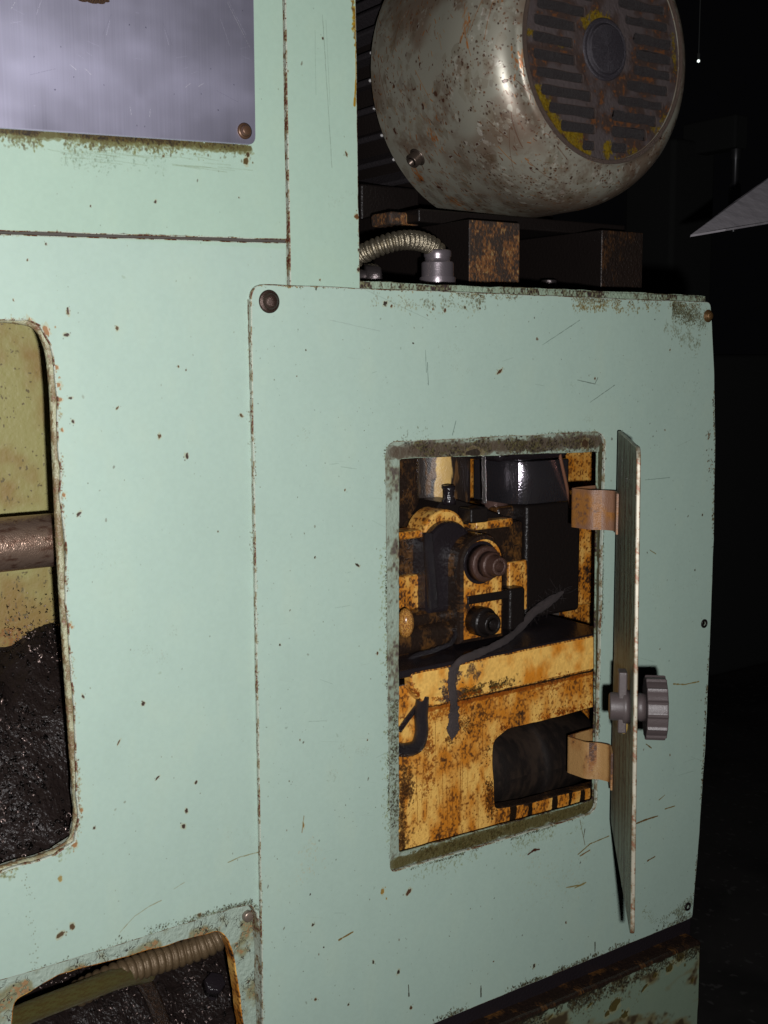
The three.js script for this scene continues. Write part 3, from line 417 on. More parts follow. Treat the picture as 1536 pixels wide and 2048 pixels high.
// ---------------------------------------------------------------- the open door
const H = new THREE.Vector3(0.7035, 0, 0.018), D = new THREE.Vector3(-0.1285, 0, 0.144).normalize(), DW = 0.19;
const DN = new THREE.Vector3(D.z, 0, -D.x);   // outward face of the door
const door = thing('access_door', 'narrow green access door swung open edge-on with a black lobed knob', 'door', new THREE.Vector3(H.x, 0.855, H.z));
{
  const y0 = 0.8565, y1 = 1.1865, t = 0.0030, P = (s, y, n) => new THREE.Vector3(H.x, y, H.z).addScaledVector(D, s).addScaledVector(DN, n);
  const turn = (g) => { g.applyMatrix4(new THREE.Matrix4().makeBasis(D, Y, new THREE.Vector3().crossVectors(D, Y))); g.translate(H.x, 0, H.z); return g; };
  const sheet = slab(worn(poly([[0.012, y0], [0.213, y0], [0.1735, y1], [0, y1]], [0.004, 0.008, 0.010, 0.003]), 0.0003, 0.005, 61), 0, t, 0.0007);
  // local +z is D x Y; the sheet must lie with its thickness across DN
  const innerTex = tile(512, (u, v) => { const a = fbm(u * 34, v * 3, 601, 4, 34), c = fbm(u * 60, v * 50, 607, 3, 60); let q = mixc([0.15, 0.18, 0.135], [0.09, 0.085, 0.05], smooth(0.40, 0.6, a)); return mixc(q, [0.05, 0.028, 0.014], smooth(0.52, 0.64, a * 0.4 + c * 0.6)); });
  const bareTex = tile(256, (u, v) => { const a = fbm(u * 10, v * 10, 611, 4, 10), c = fbm(u * 60, v * 60, 617, 2, 60); return mixc(mixc([0.27, 0.25, 0.19], [0.16, 0.125, 0.075], smooth(0.42, 0.6, a)), [0.15, 0.07, 0.035], smooth(0.54, 0.64, a * 0.45 + c * 0.55)); });
  part('door_panel', turn(sheet), [std({ map: scaled(innerTex, 0.2), roughness: 0.55, bumpMap: scaled(fine, 0.05), bumpScale: 0.0004 }), std({ map: scaled(bareTex, 0.06), roughness: 0.45, metalness: 0.25 })], door, 'dirty green sheet with a bare bright free edge');
  // hinge arms that hook round the right lip of the opening
  const inSide = -0.5 * t;
  const hingeTex = tile(512, (u, v) => { const a = fbm(u * 6, v * 4, 621, 4, 6), c = fbm(u * 60, v * 60, 627, 2, 60); return mixc(mixc([0.24, 0.115, 0.06], [0.33, 0.13, 0.025], smooth(0.48, 0.66, a)), [0.14, 0.065, 0.035], smooth(0.58, 0.80, a * 0.6 + c * 0.4)); });
  const hingeTex2 = tile(512, (u, v) => { const a = fbm(u * 7, v * 3, 631, 4, 7), c = fbm(u * 60, v * 50, 637, 3, 60); return mixc(mixc([0.33, 0.19, 0.07], [0.24, 0.10, 0.026], smooth(0.4, 0.6, a)), [0.07, 0.032, 0.018], smooth(0.50, 0.66, a * 0.7 + c * 0.3)); });
  const hm = std({ map: scaled(hingeTex, 0.14), color: lin(0.8, 0.85, 0.95), roughness: 0.5, bumpMap: scaled(fine, 0.05), bumpScale: 0.0004 });
  const hingeMat2 = std({ map: scaled(hingeTex2, 0.12), roughness: 0.5, bumpMap: scaled(fine, 0.05), bumpScale: 0.0004 });
  for (const [pt, pb, m] of [[980, 1059, hm], [1482, 1554, hingeMat2]]) {
    const a = P(0.030, 0, -0.0012), b = P(0.010, 0, -0.0012);
    const yT = at(1200, pt, 0.012).y, yB = at(1200, pb, 0.012).y;
    part('hinge_arm', bentStrip([[a.x, a.z], [b.x, b.z], [b.x - 0.003, b.z - 0.010], [0.6845, 0.0080], [0.6825, -0.0135], [0.70, -0.0155], [0.725, -0.0155]], 0.0016, yB, yT), m, door, 'rusty bent hinge arm hooked round the opening lip');
  }
  // knob, spindle and latch
  const kc = P(0.165, at(1268, 1404, 0.135).y, 0), yk = kc.y;
  const ribs = 14, kp = []; for (let i = 0; i < ribs * 14; i++) { const a = i / (ribs * 14) * 6.28319 + 0.16, q = Math.abs(Math.sin(a * ribs / 2)), R = 0.0211 + 0.0014 * Math.exp(-((q / 0.3) ** 2)); kp.push(new THREE.Vector2(Math.cos(a) * R, Math.sin(a) * R)); }
  const kg = new THREE.ExtrudeGeometry(new THREE.Shape(kp), { depth: 0.0118, bevelEnabled: true, bevelThickness: 0.0012, bevelSize: 0.0006, bevelOffset: -0.0006, bevelSegments: 3 });
  kg.applyQuaternion(new THREE.Quaternion().setFromUnitVectors(Z, DN)); { const o = kc.clone().addScaledVector(DN, 0.0118); kg.translate(o.x, o.y, o.z); }
  const knob = part('knob', boxUV(kg), M.bakelite, door, 'dark brown lobed plastic knob');
  part('hub', turned([[0, t], [0.0088, t], [0.0088, 0.006], [0.0098, 0.0065], [0.0098, 0.0112], [0, 0.0112]], kc, DN), M.bakelite, knob);
  const latch = part('latch', turned([[0, 0], [0.0118, 0], [0.0118, -0.0045], [0.0098, -0.0052], [0.0098, -0.013], [0.0088, -0.014], [0, -0.014]], kc, DN), M.bakelite, door);
  const lb = boxUV(new RoundedBoxGeometry(0.006, 0.044, 0.012, 2, 0.0012)); lb.applyMatrix4(new THREE.Matrix4().makeBasis(DN, Y, new THREE.Vector3().crossVectors(DN, Y))); { const o = kc.clone().addScaledVector(DN, -0.0052); lb.translate(o.x, o.y + 0.0042, o.z); }
  part('latch_bar', lb, M.bakelite, latch);
  const gr = new THREE.SphereGeometry(0.003, 12, 8); { const o = kc.clone().addScaledVector(DN, -0.0035); gr.scale(1, 2, 1).translate(o.x, o.y - 0.014, o.z); } part('grease_blob', gr, std({ color: lin(0.3, 0.2, 0.06), roughness: 0.25 }), latch);
}

// ---------------------------------------------------------------- motor
const ZE = -0.06, MC = at(1216, 98, ZE), RC = 0.1315, LC = 0.17;
const motor = thing('electric_motor', 'scuffed grey electric motor with slotted round fan cowl', 'motor', new THREE.Vector3(MC.x, 1.36, ZE - 0.25));
{
  // worn grey enamel: scratches and rust where the photograph has them
  const w = 2048, h = 1024, c = document.createElement('canvas'), b = document.createElement('canvas'); c.width = b.width = w; c.height = b.height = h;
  const g = c.getContext('2d'), bg = b.getContext('2d'), im = g.createImageData(w, h);
  for (let j = 0; j < h; j++) for (let i = 0; i < w; i++) {
    const u = i / w * 0.8, v = j / h * 0.40, a = fbm(u * 16, v * 16, 701, 4), d = fbm(u * 140, v * 140, 705, 3), e = fbm(u * 40 + v * 30, v * 40 - u * 20, 709, 3), f2 = fbm(u * 420, v * 420, 719, 2);
    let q = mixc([0.285, 0.27, 0.215], [0.19, 0.145, 0.105], smooth(0.40, 0.60, a)); q = mixc(q, [0.15, 0.10, 0.066], smooth(0.50, 0.74, e * 0.55 + d * 0.3 + f2 * 0.15) * 0.8); q = mixc(q, [0.42, 0.42, 0.36], smooth(0.6, 0.72, d * 0.5 + a * 0.2 + f2 * 0.3) * 0.6); q = mixc(q, [0.07, 0.03, 0.018], smooth(0.70, 0.76, d * 0.6 + f2 * 0.4));
    const o = (j * w + i) * 4; for (let k = 0; k < 3; k++) im.data[o + k] = toS(q[k]); im.data[o + 3] = 255;
  }
  g.putImageData(im, 0, 0);
  for (let i = 0; i < im.data.length; i += 4) { const k = 60 + 0.55 * im.data[i + 1]; im.data[i] = im.data[i + 1] = im.data[i + 2] = k; } bg.putImageData(im, 0, 0);
  const stroke = (x, y, l, a, wd, col, al) => { for (const q of [g, bg]) { q.globalAlpha = al; q.strokeStyle = q === bg ? '#505050' : col; q.lineWidth = wd; q.lineCap = 'round'; q.beginPath(); q.moveTo(x, y); const mx = x + Math.cos(a) * l * 0.5 + gauss() * l * 0.1, my = y + Math.sin(a) * l * 0.5 + gauss() * l * 0.1; q.quadraticCurveTo(mx, my, x + Math.cos(a) * l, y + Math.sin(a) * l); q.stroke(); q.globalAlpha = 1; } };
  const RB = ['#6a2c10', '#8a4416', '#4a2010', '#a0561c', '#5a3018'];
  for (let i = 0; i < 5200; i++) { const x = rnd() * w, y = rnd() * h; if (fbm(x * 0.006, y * 0.006, 721, 3) < 0.44) continue; stroke(x, y, rr(2, 15), rr(-0.6, 0.9), rr(0.7, 2.4), RB[Math.floor(rnd() * 5)], rr(0.25, 0.8)); }
  for (let i = 0; i < 200; i++) stroke(rnd() * w, rnd() * h, rr(30, 130), rr(-0.5, 0.5), rr(0.8, 1.8), RB[Math.floor(rnd() * 5)], 0.55);
  for (let i = 0; i < 60; i++) { const x = rnd() * w, y = rnd() * h; for (let k = 0; k < 24; k++) stroke(x + gauss() * 26, y + gauss() * 12, rr(4, 14), rr(-0.4, 0.4), rr(2, 5), '#a4561e', rr(0.2, 0.6)); }
  const flake = (n0, v0, v1, cols, r0, r1, al) => { for (let i = 0; i < n0; i++) { const x = rnd() * w, v = v0 + (v1 - v0) * rnd(), y = h * (1 - v / 0.40); if (fbm(x * 0.012, y * 0.012, 761, 3) < 0.44) continue; g.globalAlpha = al * rr(0.4, 1); g.fillStyle = cols[Math.floor(rnd() * cols.length)]; g.beginPath(); const q = rr(r0, r1); for (let k = 0; k < 7; k++) { const a = k / 7 * 6.283, p = q * rr(0.4, 1.3); g.lineTo(x + Math.cos(a) * p * 1.4, y + Math.sin(a) * p); } g.closePath(); g.fill(); } g.globalAlpha = 1; };
  flake(900, 0.012, 0.085, ['#b8b6a8', '#c4c0b6', '#9a988a'], 2, 8, 0.6); flake(3600, 0.008, 0.10, ['#3a2418', '#2c1a12', '#5a3018', '#6a4a34'], 0.8, 3, 0.85); flake(2400, 0.08, 0.30, ['#5a3018', '#7a3c14', '#3a2418', '#8a4c1c'], 0.8, 3, 0.7); flake(2600, 0.02, 0.30, ['#54402e', '#4a3a2c', '#64523c'], 4, 16, 0.22);
  const map = new THREE.CanvasTexture(c), bmp = new THREE.CanvasTexture(b); map.colorSpace = THREE.SRGBColorSpace; for (const t of [map, bmp]) { t.wrapS = t.wrapT = THREE.RepeatWrapping; t.repeat.set(1 / (2 * Math.PI * (RC + 0.0015)), 1 / 0.40); }
  const enamel = std({ map, bumpMap: bmp, bumpScale: 0.0005, roughness: 0.38, metalness: 0.3, clearcoat: 0.15, clearcoatRoughness: 0.3 });
  const prof = []; for (let i = 0; i <= 14; i++) { const a = i / 14 * Math.PI / 2; prof.push([0.098 + (RC - 0.098) * Math.sin(a), -0.006 - 0.060 * (1 - Math.cos(a))]); }
  const pf = [[0.0915, -0.004], [0.0945, -0.0005], [0.098, -0.006], ...prof.slice(1), [RC + 0.001, -LC * 0.75], [RC + 0.0015, -LC], [RC - 0.001, -LC - 0.0005], [RC - 0.002, -LC + 0.002], [RC - 0.003, -0.06]];
  const cowl = part('fan_cowl', turned(pf, MC, Z, 96), enamel, motor, 'scratched rusty grey cowl with rounded shoulder');
  // end grille: horizontal slots in two columns either side of the centre web
  const holes = [], gunk = [], pitch = 0.01365, hh = 0.0039;
  for (let k = -6; k <= 6; k++) for (const s of [-1, 1]) {
    const y = k * pitch + (s > 0 ? 0.0015 : 0), half = Math.sqrt(Math.max(0, 0.0865 ** 2 - y * y)), web = Math.abs(y) < 0.030 ? Math.sqrt(0.036 ** 2 - y * y) + 0.002 : 0.0105 + Math.max(0, 0.012 - (Math.abs(y) - 0.03) * 0.6);
    const a = web * s, e = (half - 0.003) * s; if (half - web < 0.014) continue;
    const x0 = Math.min(a, e), x1 = Math.max(a, e);
    holes.push(worn(poly([[x0, y - hh], [x1, y - hh], [x1, y + hh], [x0, y + hh]], 0.0026), s > 0 ? 0.0011 : 0.0006, 0.003, 100 + k * 2 + s).map((p) => new THREE.Vector2(p.x + MC.x, p.y + MC.y)));
    gunk.push([x0 + MC.x, x1 + MC.x, y + MC.y]);
  }
  const circ = (r) => Array.from({ length: 72 }, (_, i) => new THREE.Vector2(MC.x + r * Math.cos(i / 72 * 6.28319), MC.y + r * Math.sin(i / 72 * 6.28319)));
  const GS = new Sheet(MC.x - 0.1, MC.x + 0.1, MC.y - 0.1, MC.y + 0.1, 1024, 1024, ZE, (x, y) => { const a = fbm(x * 60, y * 60, 731, 4), d = fbm(x * 400, y * 400, 735, 2); return mixc(mixc([0.105, 0.084, 0.082], [0.07, 0.046, 0.038], smooth(0.38, 0.62, a)), [0.17, 0.07, 0.03], smooth(0.60, 0.70, a * 0.5 + d * 0.5)); });
  // worn patches of an older yellow coat
  for (const [p, wd, n] of [[[[1055, 90], [1050, 130], [1062, 140]], 7, 700], [[[1075, 170], [1100, 215], [1130, 270]], 11, 1700], [[[1120, 265], [1160, 290], [1185, 312]], 9, 1300], [[[1135, 262], [1170, 270]], 7, 600], [[[1215, 285], [1232, 325]], 9, 900], [[[1170, 45], [1205, 30], [1222, 45]], 10, 900], [[[1060, 62], [1110, 75], [1135, 90]], 5, 500], [[[1310, 265], [1340, 235]], 8, 400], [[[1350, 60], [1355, 140], [1350, 190]], 4, 400], [[[1230, 330], [1275, 318]], 6, 500], [[[1250, 300], [1280, 305]], 6, 240]]) GS.grime(p, wd, ['#7c6414', '#8c7018', '#665010', '#8a7830'], n, 0.6, 0.8);
  const grille = part('grille', slab(circ(0.093), ZE - 0.003, 0.003, 0.0005, holes), [std({ map: GS.map(), roughness: 0.36, metalness: 0.25, bumpMap: scaled(bumpy, 0.05), bumpScale: 0.0006 }), std({ color: lin(0.05, 0.035, 0.03), roughness: 0.6 })], motor, 'dark slotted grille with worn yellow paint patches');
  part('rim_bead', new THREE.TorusGeometry(0.0945, 0.0019, 10, 96).translate(MC.x, MC.y, ZE - 0.0015), std({ color: lin(0.13, 0.09, 0.07), roughness: 0.5, bumpMap: scaled(bumpy, 0.02), bumpScale: 0.0008 }), grille);
  const gm = std({ color: lin(0.07, 0.06, 0.06), roughness: 0.45, bumpMap: scaled(fine, 0.02), bumpScale: 0.0022 });
  for (const [x0, x1, y] of gunk) {   // caked dust that half fills the slots
    const right = x0 > MC.x; const gg = new THREE.PlaneGeometry(x1 - x0 - 0.0006, 0.0084, 44, 8), p = gg.attributes.position;
    for (let i = 0; i < p.count; i++) { const X0 = p.getX(i), Y0 = p.getY(i), n1 = fbm((x0 + X0) * 90, y * 50, 741, 3), n2 = fbm((x0 + X0) * 600, (y + Y0) * 600, 743, 2); p.setZ(i, -0.0058 + (right ? 0.0048 : 0.0036) * n1 * (Y0 > -0.0016 ? 1 : 0.25) + 0.0018 * n2); }
    gg.computeVertexNormals(); gg.translate((x0 + x1) / 2, y, ZE - 0.0012); part('slot_dirt', gg, gm, grille);
  }
  part('centre_cap', turned([[0, 0.0046], [0.0195, 0.0044], [0.0208, 0.003], [0.0210, 0.0006], [0.0228, 0.0004], [0.0245, 0.0018], [0.0262, 0.0004], [0.0265, -0.001], [0, -0.001]], new THREE.Vector3(MC.x - 0.001, MC.y, ZE - 0.003), Z, 56), std({ color: lin(0.05, 0.044, 0.052), roughness: 0.36, metalness: 0.3, bumpMap: scaled(fine, 0.025), bumpScale: 0.0006 }), motor);
  // a cowl bolt low on the near side
  const bolt = (px, py) => { const r = ray(px, py), o = EYE, dx = r.x, dy = r.y, ox = o.x - MC.x, oy = o.y - MC.y, A = dx * dx + dy * dy, B = 2 * (ox * dx + oy * dy), Cc = ox * ox + oy * oy - RC * RC; const t = (-B - Math.sqrt(Math.max(0, B * B - 4 * A * Cc))) / (2 * A); return o.clone().addScaledVector(r, t); };
  const bp = bolt(836, 313), bn = new THREE.Vector3(bp.x - MC.x, bp.y - MC.y, 0).normalize();
  part('cowl_bolt', turned([[0, -0.004], [0.0085, -0.004], [0.0088, 0.001], [0.0072, 0.0018], [0.0066, 0.0018], [0.0066, 0.0085], [0.0056, 0.0095], [0.0034, 0.0095], [0.0034, 0.0055], [0, 0.0055]], bp, bn, 24), std({ color: lin(0.10, 0.075, 0.06), metalness: 0.7, roughness: 0.35 }), cowl);
  // ribbed stator body behind the cowl
  part('stator_body', turned([[0, 0], [0.108, 0], [0.108, -0.26], [0.095, -0.28], [0, -0.28]], new THREE.Vector3(MC.x, MC.y, ZE - LC + 0.004), Z, 48), M.black, motor);
  const fm = std({ color: lin(0.03, 0.026, 0.028), roughness: 0.2, bumpMap: scaled(bumpy, 0.05), bumpScale: 0.0005 }), tipM = std({ color: lin(0.42, 0.41, 0.40), roughness: 0.6 });
  for (let i = 0; i < 30; i++) {
    const a = i / 30 * 6.28319 + 0.05, fin = boxUV(new RoundedBoxGeometry(0.016, 0.0062, 0.235, 2, 0.0022));
    if (Math.sin(a) < -0.80) continue;
    fin.rotateZ(a); fin.translate(MC.x + 0.114 * Math.cos(a), MC.y + 0.114 * Math.sin(a), ZE - LC - 0.135);
    const f = part('fin', fin, fm, motor);
    if (Math.cos(a) < -0.3 && Math.sin(a) > -0.7) part('bare_fin_tip', new THREE.IcosahedronGeometry(rr(0.0016, 0.0023), 1).scale(1.1, 0.8, 0.7).translate(MC.x + 0.1205 * Math.cos(a), MC.y + 0.1205 * Math.sin(a), ZE - LC - 0.019), tipM, f);
  }
  part('foot', box(MC.x - 0.125, MC.x - 0.055, 1.372, 1.412, ZE - 0.36, ZE - LC - 0.03, 0.003), M.black, motor); part('foot', box(MC.x + 0.055, MC.x + 0.125, 1.372, 1.412, ZE - 0.36, ZE - LC - 0.03, 0.003), M.black, motor);
  part('base_plate', box(MC.x - 0.13, MC.x + 0.13, 1.366, 1.378, ZE - 0.40, ZE - 0.10, 0.002), M.black, motor);
  part('rust_patch', box(at(778, 435, ZE - 0.12).x, at(838, 435, ZE - 0.12).x, at(800, 450, ZE - 0.12).y, at(800, 424, ZE - 0.12).y, ZE - 0.15, ZE - 0.118, 0.003), M.rust, motor, 'rusty foot pad');
}
// rails that carry the motor
{
  const zr = -0.115;
  for (const [a, b, top, lab] of [[938, 1040, 438, 'rusty square mounting rail under the near side of the motor'], [1203, 1286, 455, 'dark oily square mounting rail under the far side of the motor']]) {
    const p = at(a, 520, zr), q = at(b, 520, zr), yt = Math.min(at(a, top, zr).y, 1.3655), r = thing('mounting_rail', lab, 'rail', new THREE.Vector3((p.x + q.x) / 2, 1.284, zr - 0.2), 'motor mounting rails');
    const rm = a < 1000 ? M.rust : M.oilyRust; part('rail_body', box(p.x, q.x, 1.284, yt, zr - 0.42, zr, 0.0015), [M.black, M.black, M.black, M.black, rm, rm], r);
    part('end_weld', tube([new THREE.Vector3(p.x + 0.002, 1.288, zr + 0.002), new THREE.Vector3((p.x + q.x) / 2, 1.287, zr + 0.003), new THREE.Vector3(q.x - 0.002, 1.288, zr + 0.002)], 0.003, 20, 8), M.rust, r);
  }
  const s = thing('cross_bar', 'flat steel bar with a bolt lying between the motor rails', 'bar', new THREE.Vector3(0.74, 1.284, -0.15));
  const A = at(1060, 560, -0.12), B = at(1155, 560, -0.12);
  part('bar', box(A.x, B.x, 1.2842, 1.300, -0.19, -0.125, 0.0015), M.rust, s);
  part('bolt', turned(disc(0.008, 0.020), new THREE.Vector3(B.x - 0.008, 1.2995, -0.15), Y, 6), M.darkSteel, s);
}
// flexible conduit and fitting by the motor
{
  const zt = -0.075, f0 = at(873, 572, zt), cd = thing('flexible_conduit', 'corrugated metal conduit bending into a steel fitting under the motor', 'conduit', new THREE.Vector3(f0.x, 1.284, zt));
  const hoseM = std({ color: lin(0.27, 0.235, 0.17), metalness: 0.85, roughness: 0.36, bumpMap: scaled(fine, 0.03), bumpScale: 0.0005 });
  part('hose', hose([at(640, 545, zt - 0.06), at(700, 522, zt - 0.03), at(750, 496, zt - 0.01), at(800, 481, zt), at(845, 484, zt), at(872, 500, zt), at(878, 516, zt)], 0.0072, 0.0042, 0.0022), hoseM, cd);
  const y = (py) => at(875, py, zt).y, c0 = new THREE.Vector3(at(875, 520, zt).x, 0, zt);
  const R = (px) => px / 2340 * 0.88;
  part('fitting', turned([[0, 1.284], [0.0148, 1.284], [0.0148, y(556)], [0.0132, y(553)], [0.0132, y(527)], [0.0125, y(524)], [0.0104, y(523)], [0.0104, y(515)], [0.0112, y(513)], [0.0112, y(503)], [0.0098, y(500)], [0, y(500)]], c0, Y, 28), std({ color: lin(0.30, 0.26, 0.28), metalness: 0.75, roughness: 0.3, bumpMap: scaled(fine, 0.08), bumpScale: 0.00012 }), cd);
  const h2 = thing('hex_bolt', 'greasy hexagon bolt beside the green post below the motor', 'bolt', at(755, 552, -0.05)); const hb = at(748, 553, -0.06);
  part('shank', turned(disc(0.005, 0.016), new THREE.Vector3(hb.x - 0.022, hb.y, hb.z - 0.004), new THREE.Vector3(1, 0, 0.2), 16), M.darkSteel, h2);
  part('head', turned([[0, 0], [0.0095, 0], [0.0095, 0.010], [0.008, 0.012], [0, 0.012]], new THREE.Vector3(hb.x - 0.008, hb.y, hb.z - 0.001), new THREE.Vector3(1, 0, 0.35), 6), M.darkSteel, h2);
}

// ---------------------------------------------------------------- mechanism inside the opening
const cast = thing('gear_casting', 'oily yellow painted casting with bolted bosses behind the service opening', 'casting', new THREE.Vector3(0.6, 0.62, -0.1));
{
  const arch = (px, py, halfW, z0, z1, yBot, bevel = 0.002, shift = 0) => {   // an upright lug with a round head, axis along z
    const c = at(px, py, z0), pts = []; for (let i = 0; i <= 20; i++) { const a = Math.PI * i / 20; pts.push(new THREE.Vector2(c.x + halfW * Math.cos(a), c.y + halfW * Math.sin(a))); }
    pts.push(new THREE.Vector2(c.x - halfW, yBot), new THREE.Vector2(c.x + halfW, yBot)); return slab(pts, z0, z0 - z1, bevel);
  };
  // front face below the shelf, with the oil runs of the photograph
  const zf = -0.028, S = new Sheet(0.46, 0.74, 0.82, 1.06, 1200, 1028, zf, (x, y) => yellowAt(x * 5, y * 5, 801, 1e9, 0.02));
  const drips = ['#1c120b', '#2a1a0e', '#120c08'];
  for (const [a, b, c0, w] of [[1026, 1592, 1655, 6], [1060, 1588, 1650, 4.4], [1109, 1572, 1640, 6.4], [1140, 1560, 1630, 3.6], [1165, 1556, 1620, 5], [1184, 1550, 1615, 5]]) S.line([[a, b], [a + 1, (b + c0) / 2], [a - 3, c0]], w, drips[0], 0.92, 0, 1.2);
  S.line([[846, 1416], [900, 1404], [1060, 1370], [1200, 1338]], 2.0, '#1c1008', 0.9, -30, 0.8); S.line([[850, 1421], [1060, 1375], [1200, 1343]], 3.5, '#7a3a08', 0.5, 0, 1.5); S.grime([[850, 1412], [1060, 1372], [1200, 1340]], 3, ['#1c1008', '#3a1c08'], 900, 0.5, 0.8); S.grime([[800, 1530], [815, 1600], [805, 1700]], 16, ['#3c2410', '#5a3a18', '#2c1a0c'], 2000, 0.8, 0.7); S.grime([[830, 1430], [870, 1520], [850, 1600]], 12, ['#7a3c0c', '#8a4a10', '#5a2a0a'], 1500, 0.6, 0.6); S.grime([[890, 1480], [940, 1440], [975, 1430]], 14, ['#4a2a0c', '#2c1a0c', '#7a4410'], 1500, 0.5, 0.75); S.grime([[980, 1480], [975, 1560], [985, 1640]], 9, ['#1c120a', '#4a2a0e', '#7a440e'], 1400, 0.6, 0.8); S.grime([[860, 1425], [1000, 1392], [1190, 1350]], 10, ['#8a4408', '#a0560c', '#6a340a'], 1600, 0.6, 0.6, 0.2); S.grime([[1000, 1462], [1190, 1410]], 7, ['#7a3806', '#9a4c08', '#4a2206'], 1400, 0.6, 0.8, -0.2);
  for (let i = 0; i < 26; i++) { const x = rr(815, 980), y = rr(1440, 1600); S.line([[x, y], [x + rr(-4, 4), y + rr(30, 90)]], rr(0.4, 1), '#6a3a10', 0.4); }
  const holeP = worn(poly([xy(986, 1482, zf), xy(1014, 1461, zf), xy(1200, 1413, zf), xy(1222, 1408, zf), xy(1222, 1562, zf), xy(1060, 1606, zf), xy(990, 1617, zf)], [0.006, 0.005, 0, 0, 0, 0.002, 0.005]), 0.0008, 0.004, 71);
  const face = [[0.462, 0.80], [0.80, 0.80], [0.80, at(1000, 1330, zf).y], [0.462, at(1000, 1330, zf).y]].map((p) => new THREE.Vector2(...p));
  part('front_face', slab(face, zf, 0.012, 0.001, [holeP]), [std({ map: S.map(), roughness: 0.4, bumpMap: scaled(bumpy, 0.05), bumpScale: 0.0004, clearcoat: 0.5, clearcoatRoughness: 0.22 }), M.oily], cast, 'stained yellow face with a dark rounded recess');
  // shelf band
  const zb = -0.019, B = (l) => l.map((p) => xy(p[0], p[1], zb));
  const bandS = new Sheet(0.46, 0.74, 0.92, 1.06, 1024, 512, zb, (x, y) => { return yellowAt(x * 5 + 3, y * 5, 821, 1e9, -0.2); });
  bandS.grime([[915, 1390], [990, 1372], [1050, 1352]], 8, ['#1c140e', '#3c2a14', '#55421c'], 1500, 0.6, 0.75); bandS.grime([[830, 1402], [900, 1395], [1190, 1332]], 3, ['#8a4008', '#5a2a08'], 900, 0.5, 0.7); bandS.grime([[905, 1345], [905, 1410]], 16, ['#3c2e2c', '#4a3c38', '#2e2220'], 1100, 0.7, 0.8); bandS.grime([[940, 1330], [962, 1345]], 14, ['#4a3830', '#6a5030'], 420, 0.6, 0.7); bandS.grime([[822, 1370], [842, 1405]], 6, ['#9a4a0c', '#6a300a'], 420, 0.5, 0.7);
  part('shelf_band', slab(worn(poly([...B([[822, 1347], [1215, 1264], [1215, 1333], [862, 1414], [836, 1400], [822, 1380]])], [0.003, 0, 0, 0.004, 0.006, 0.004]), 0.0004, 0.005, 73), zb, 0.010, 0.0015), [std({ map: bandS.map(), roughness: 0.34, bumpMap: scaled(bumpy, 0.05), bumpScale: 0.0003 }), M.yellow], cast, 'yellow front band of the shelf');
  const yT = at(1000, 1306, zb).y;
  part('shelf_top', box(0.47, 0.74, yT - 0.006, yT + 0.0004, -0.20, zb - 0.0006, 0.002), M.wetBlack, cast, 'oil soaked black shelf top');
  // walls behind
  part('back_wall', box(0.46, 0.80, yT, 1.27, -0.265, -0.256), M.yellow, cast);
  part('side_pad', box(at(1120, 1150, -0.112).x, 0.8215, yT, at(1180, 985, -0.112).y, -0.14, -0.112, 0.003), M.yellow, cast);
  // dark column and machined head
  const zc = -0.098, c0 = at(1052, 1100, zc), c1 = at(1162, 1100, zc);
  part('column', box(c0.x, c1.x, yT, at(1100, 1006, zc).y, -0.17, zc, 0.004), M.black, cast);
  part('rear_column', box(at(995, 1100, -0.116).x, c0.x + 0.01, yT, at(1040, 1010, -0.116).y, -0.17, -0.116, 0.004), M.oily, cast);
  const zh = -0.088, h0 = at(1036, 950, zh), h1 = at(1140, 950, zh);
  part('machined_head', toCreasedNormals(prism([[h0.x, -0.15], [h0.x, zh], [h1.x, zh], [h1.x, -0.15]], [0, 0.026, 0.004, 0], at(1100, 1005, zh).y, at(1050, 924, zh).y), 0.5), std({ color: lin(0.34, 0.31, 0.35), metalness: 0.95, roughness: 0.17, bumpMap: scaled(bumpy, 0.03), bumpScale: 0.0002 }), cast, 'glossy dark machined head');
  part('head_cap', box(at(998, 900, -0.082).x, h1.x - 0.006, at(1050, 922, -0.082).y, at(1050, 870, -0.082).y, -0.20, -0.082, 0.006), M.wetBlack, cast);
  part('bearing_sleeve', turned([[0, 0], [0.013, 0], [0.013, 0.045], [0.0115, 0.047], [0.0115, 0.075], [0, 0.075]], new THREE.Vector3(at(1003, 1000, -0.125).x, at(1000, 1040, -0.125).y, -0.135), Y, 40), std({ color: lin(0.12, 0.07, 0.058), roughness: 0.22, metalness: 0.4, bumpMap: scaled(bumpy, 0.06), bumpScale: 0.0004 }), cast);
  part('pale_strip', box(at(974, 950, -0.15).x, at(990, 950, -0.15).x, at(980, 1000, -0.15).y, at(980, 860, -0.15).y, -0.19, -0.15, 0.002), M.yellow, cast);
  part('guide_rod', tube([at(969, 1006, -0.095), at(966, 870, -0.095)], 0.002, 4, 10), std({ color: lin(0.5, 0.46, 0.46), metalness: 0.9, roughness: 0.22, bumpMap: scaled(bumpy, 0.02), bumpScale: 0.0008 }), cast);
  part('oil_pipe', tube([at(1112, 870, -0.084), at(1122, 920, -0.084), at(1134, 975, -0.086), at(1142, 1015, -0.09)], 0.0016, 20, 8), std({ color: lin(0.26, 0.12, 0.07), metalness: 0.5, roughness: 0.4 }), cast);
  // upright drum at the upper left, bare yellow where the oil ran off
  const dr = at(888, 960, -0.13), drumTex = tile(512, (u, v) => { const ph = u, n = fbm(u * 40, v * 12, 841, 3, 40), e = 0.035 * (fbm(u * 30, v * 20, 847, 3, 30) - 0.5), inside = smooth(0.004, -0.004, Math.abs(ph + e - 0.94) - 0.034); return mixc(mixc(oilC, [0.10, 0.05, 0.018], smooth(0.55, 0.7, n)), [0.55 * (0.8 + 0.4 * n), 0.36 * (0.8 + 0.4 * n), 0.12], inside); });
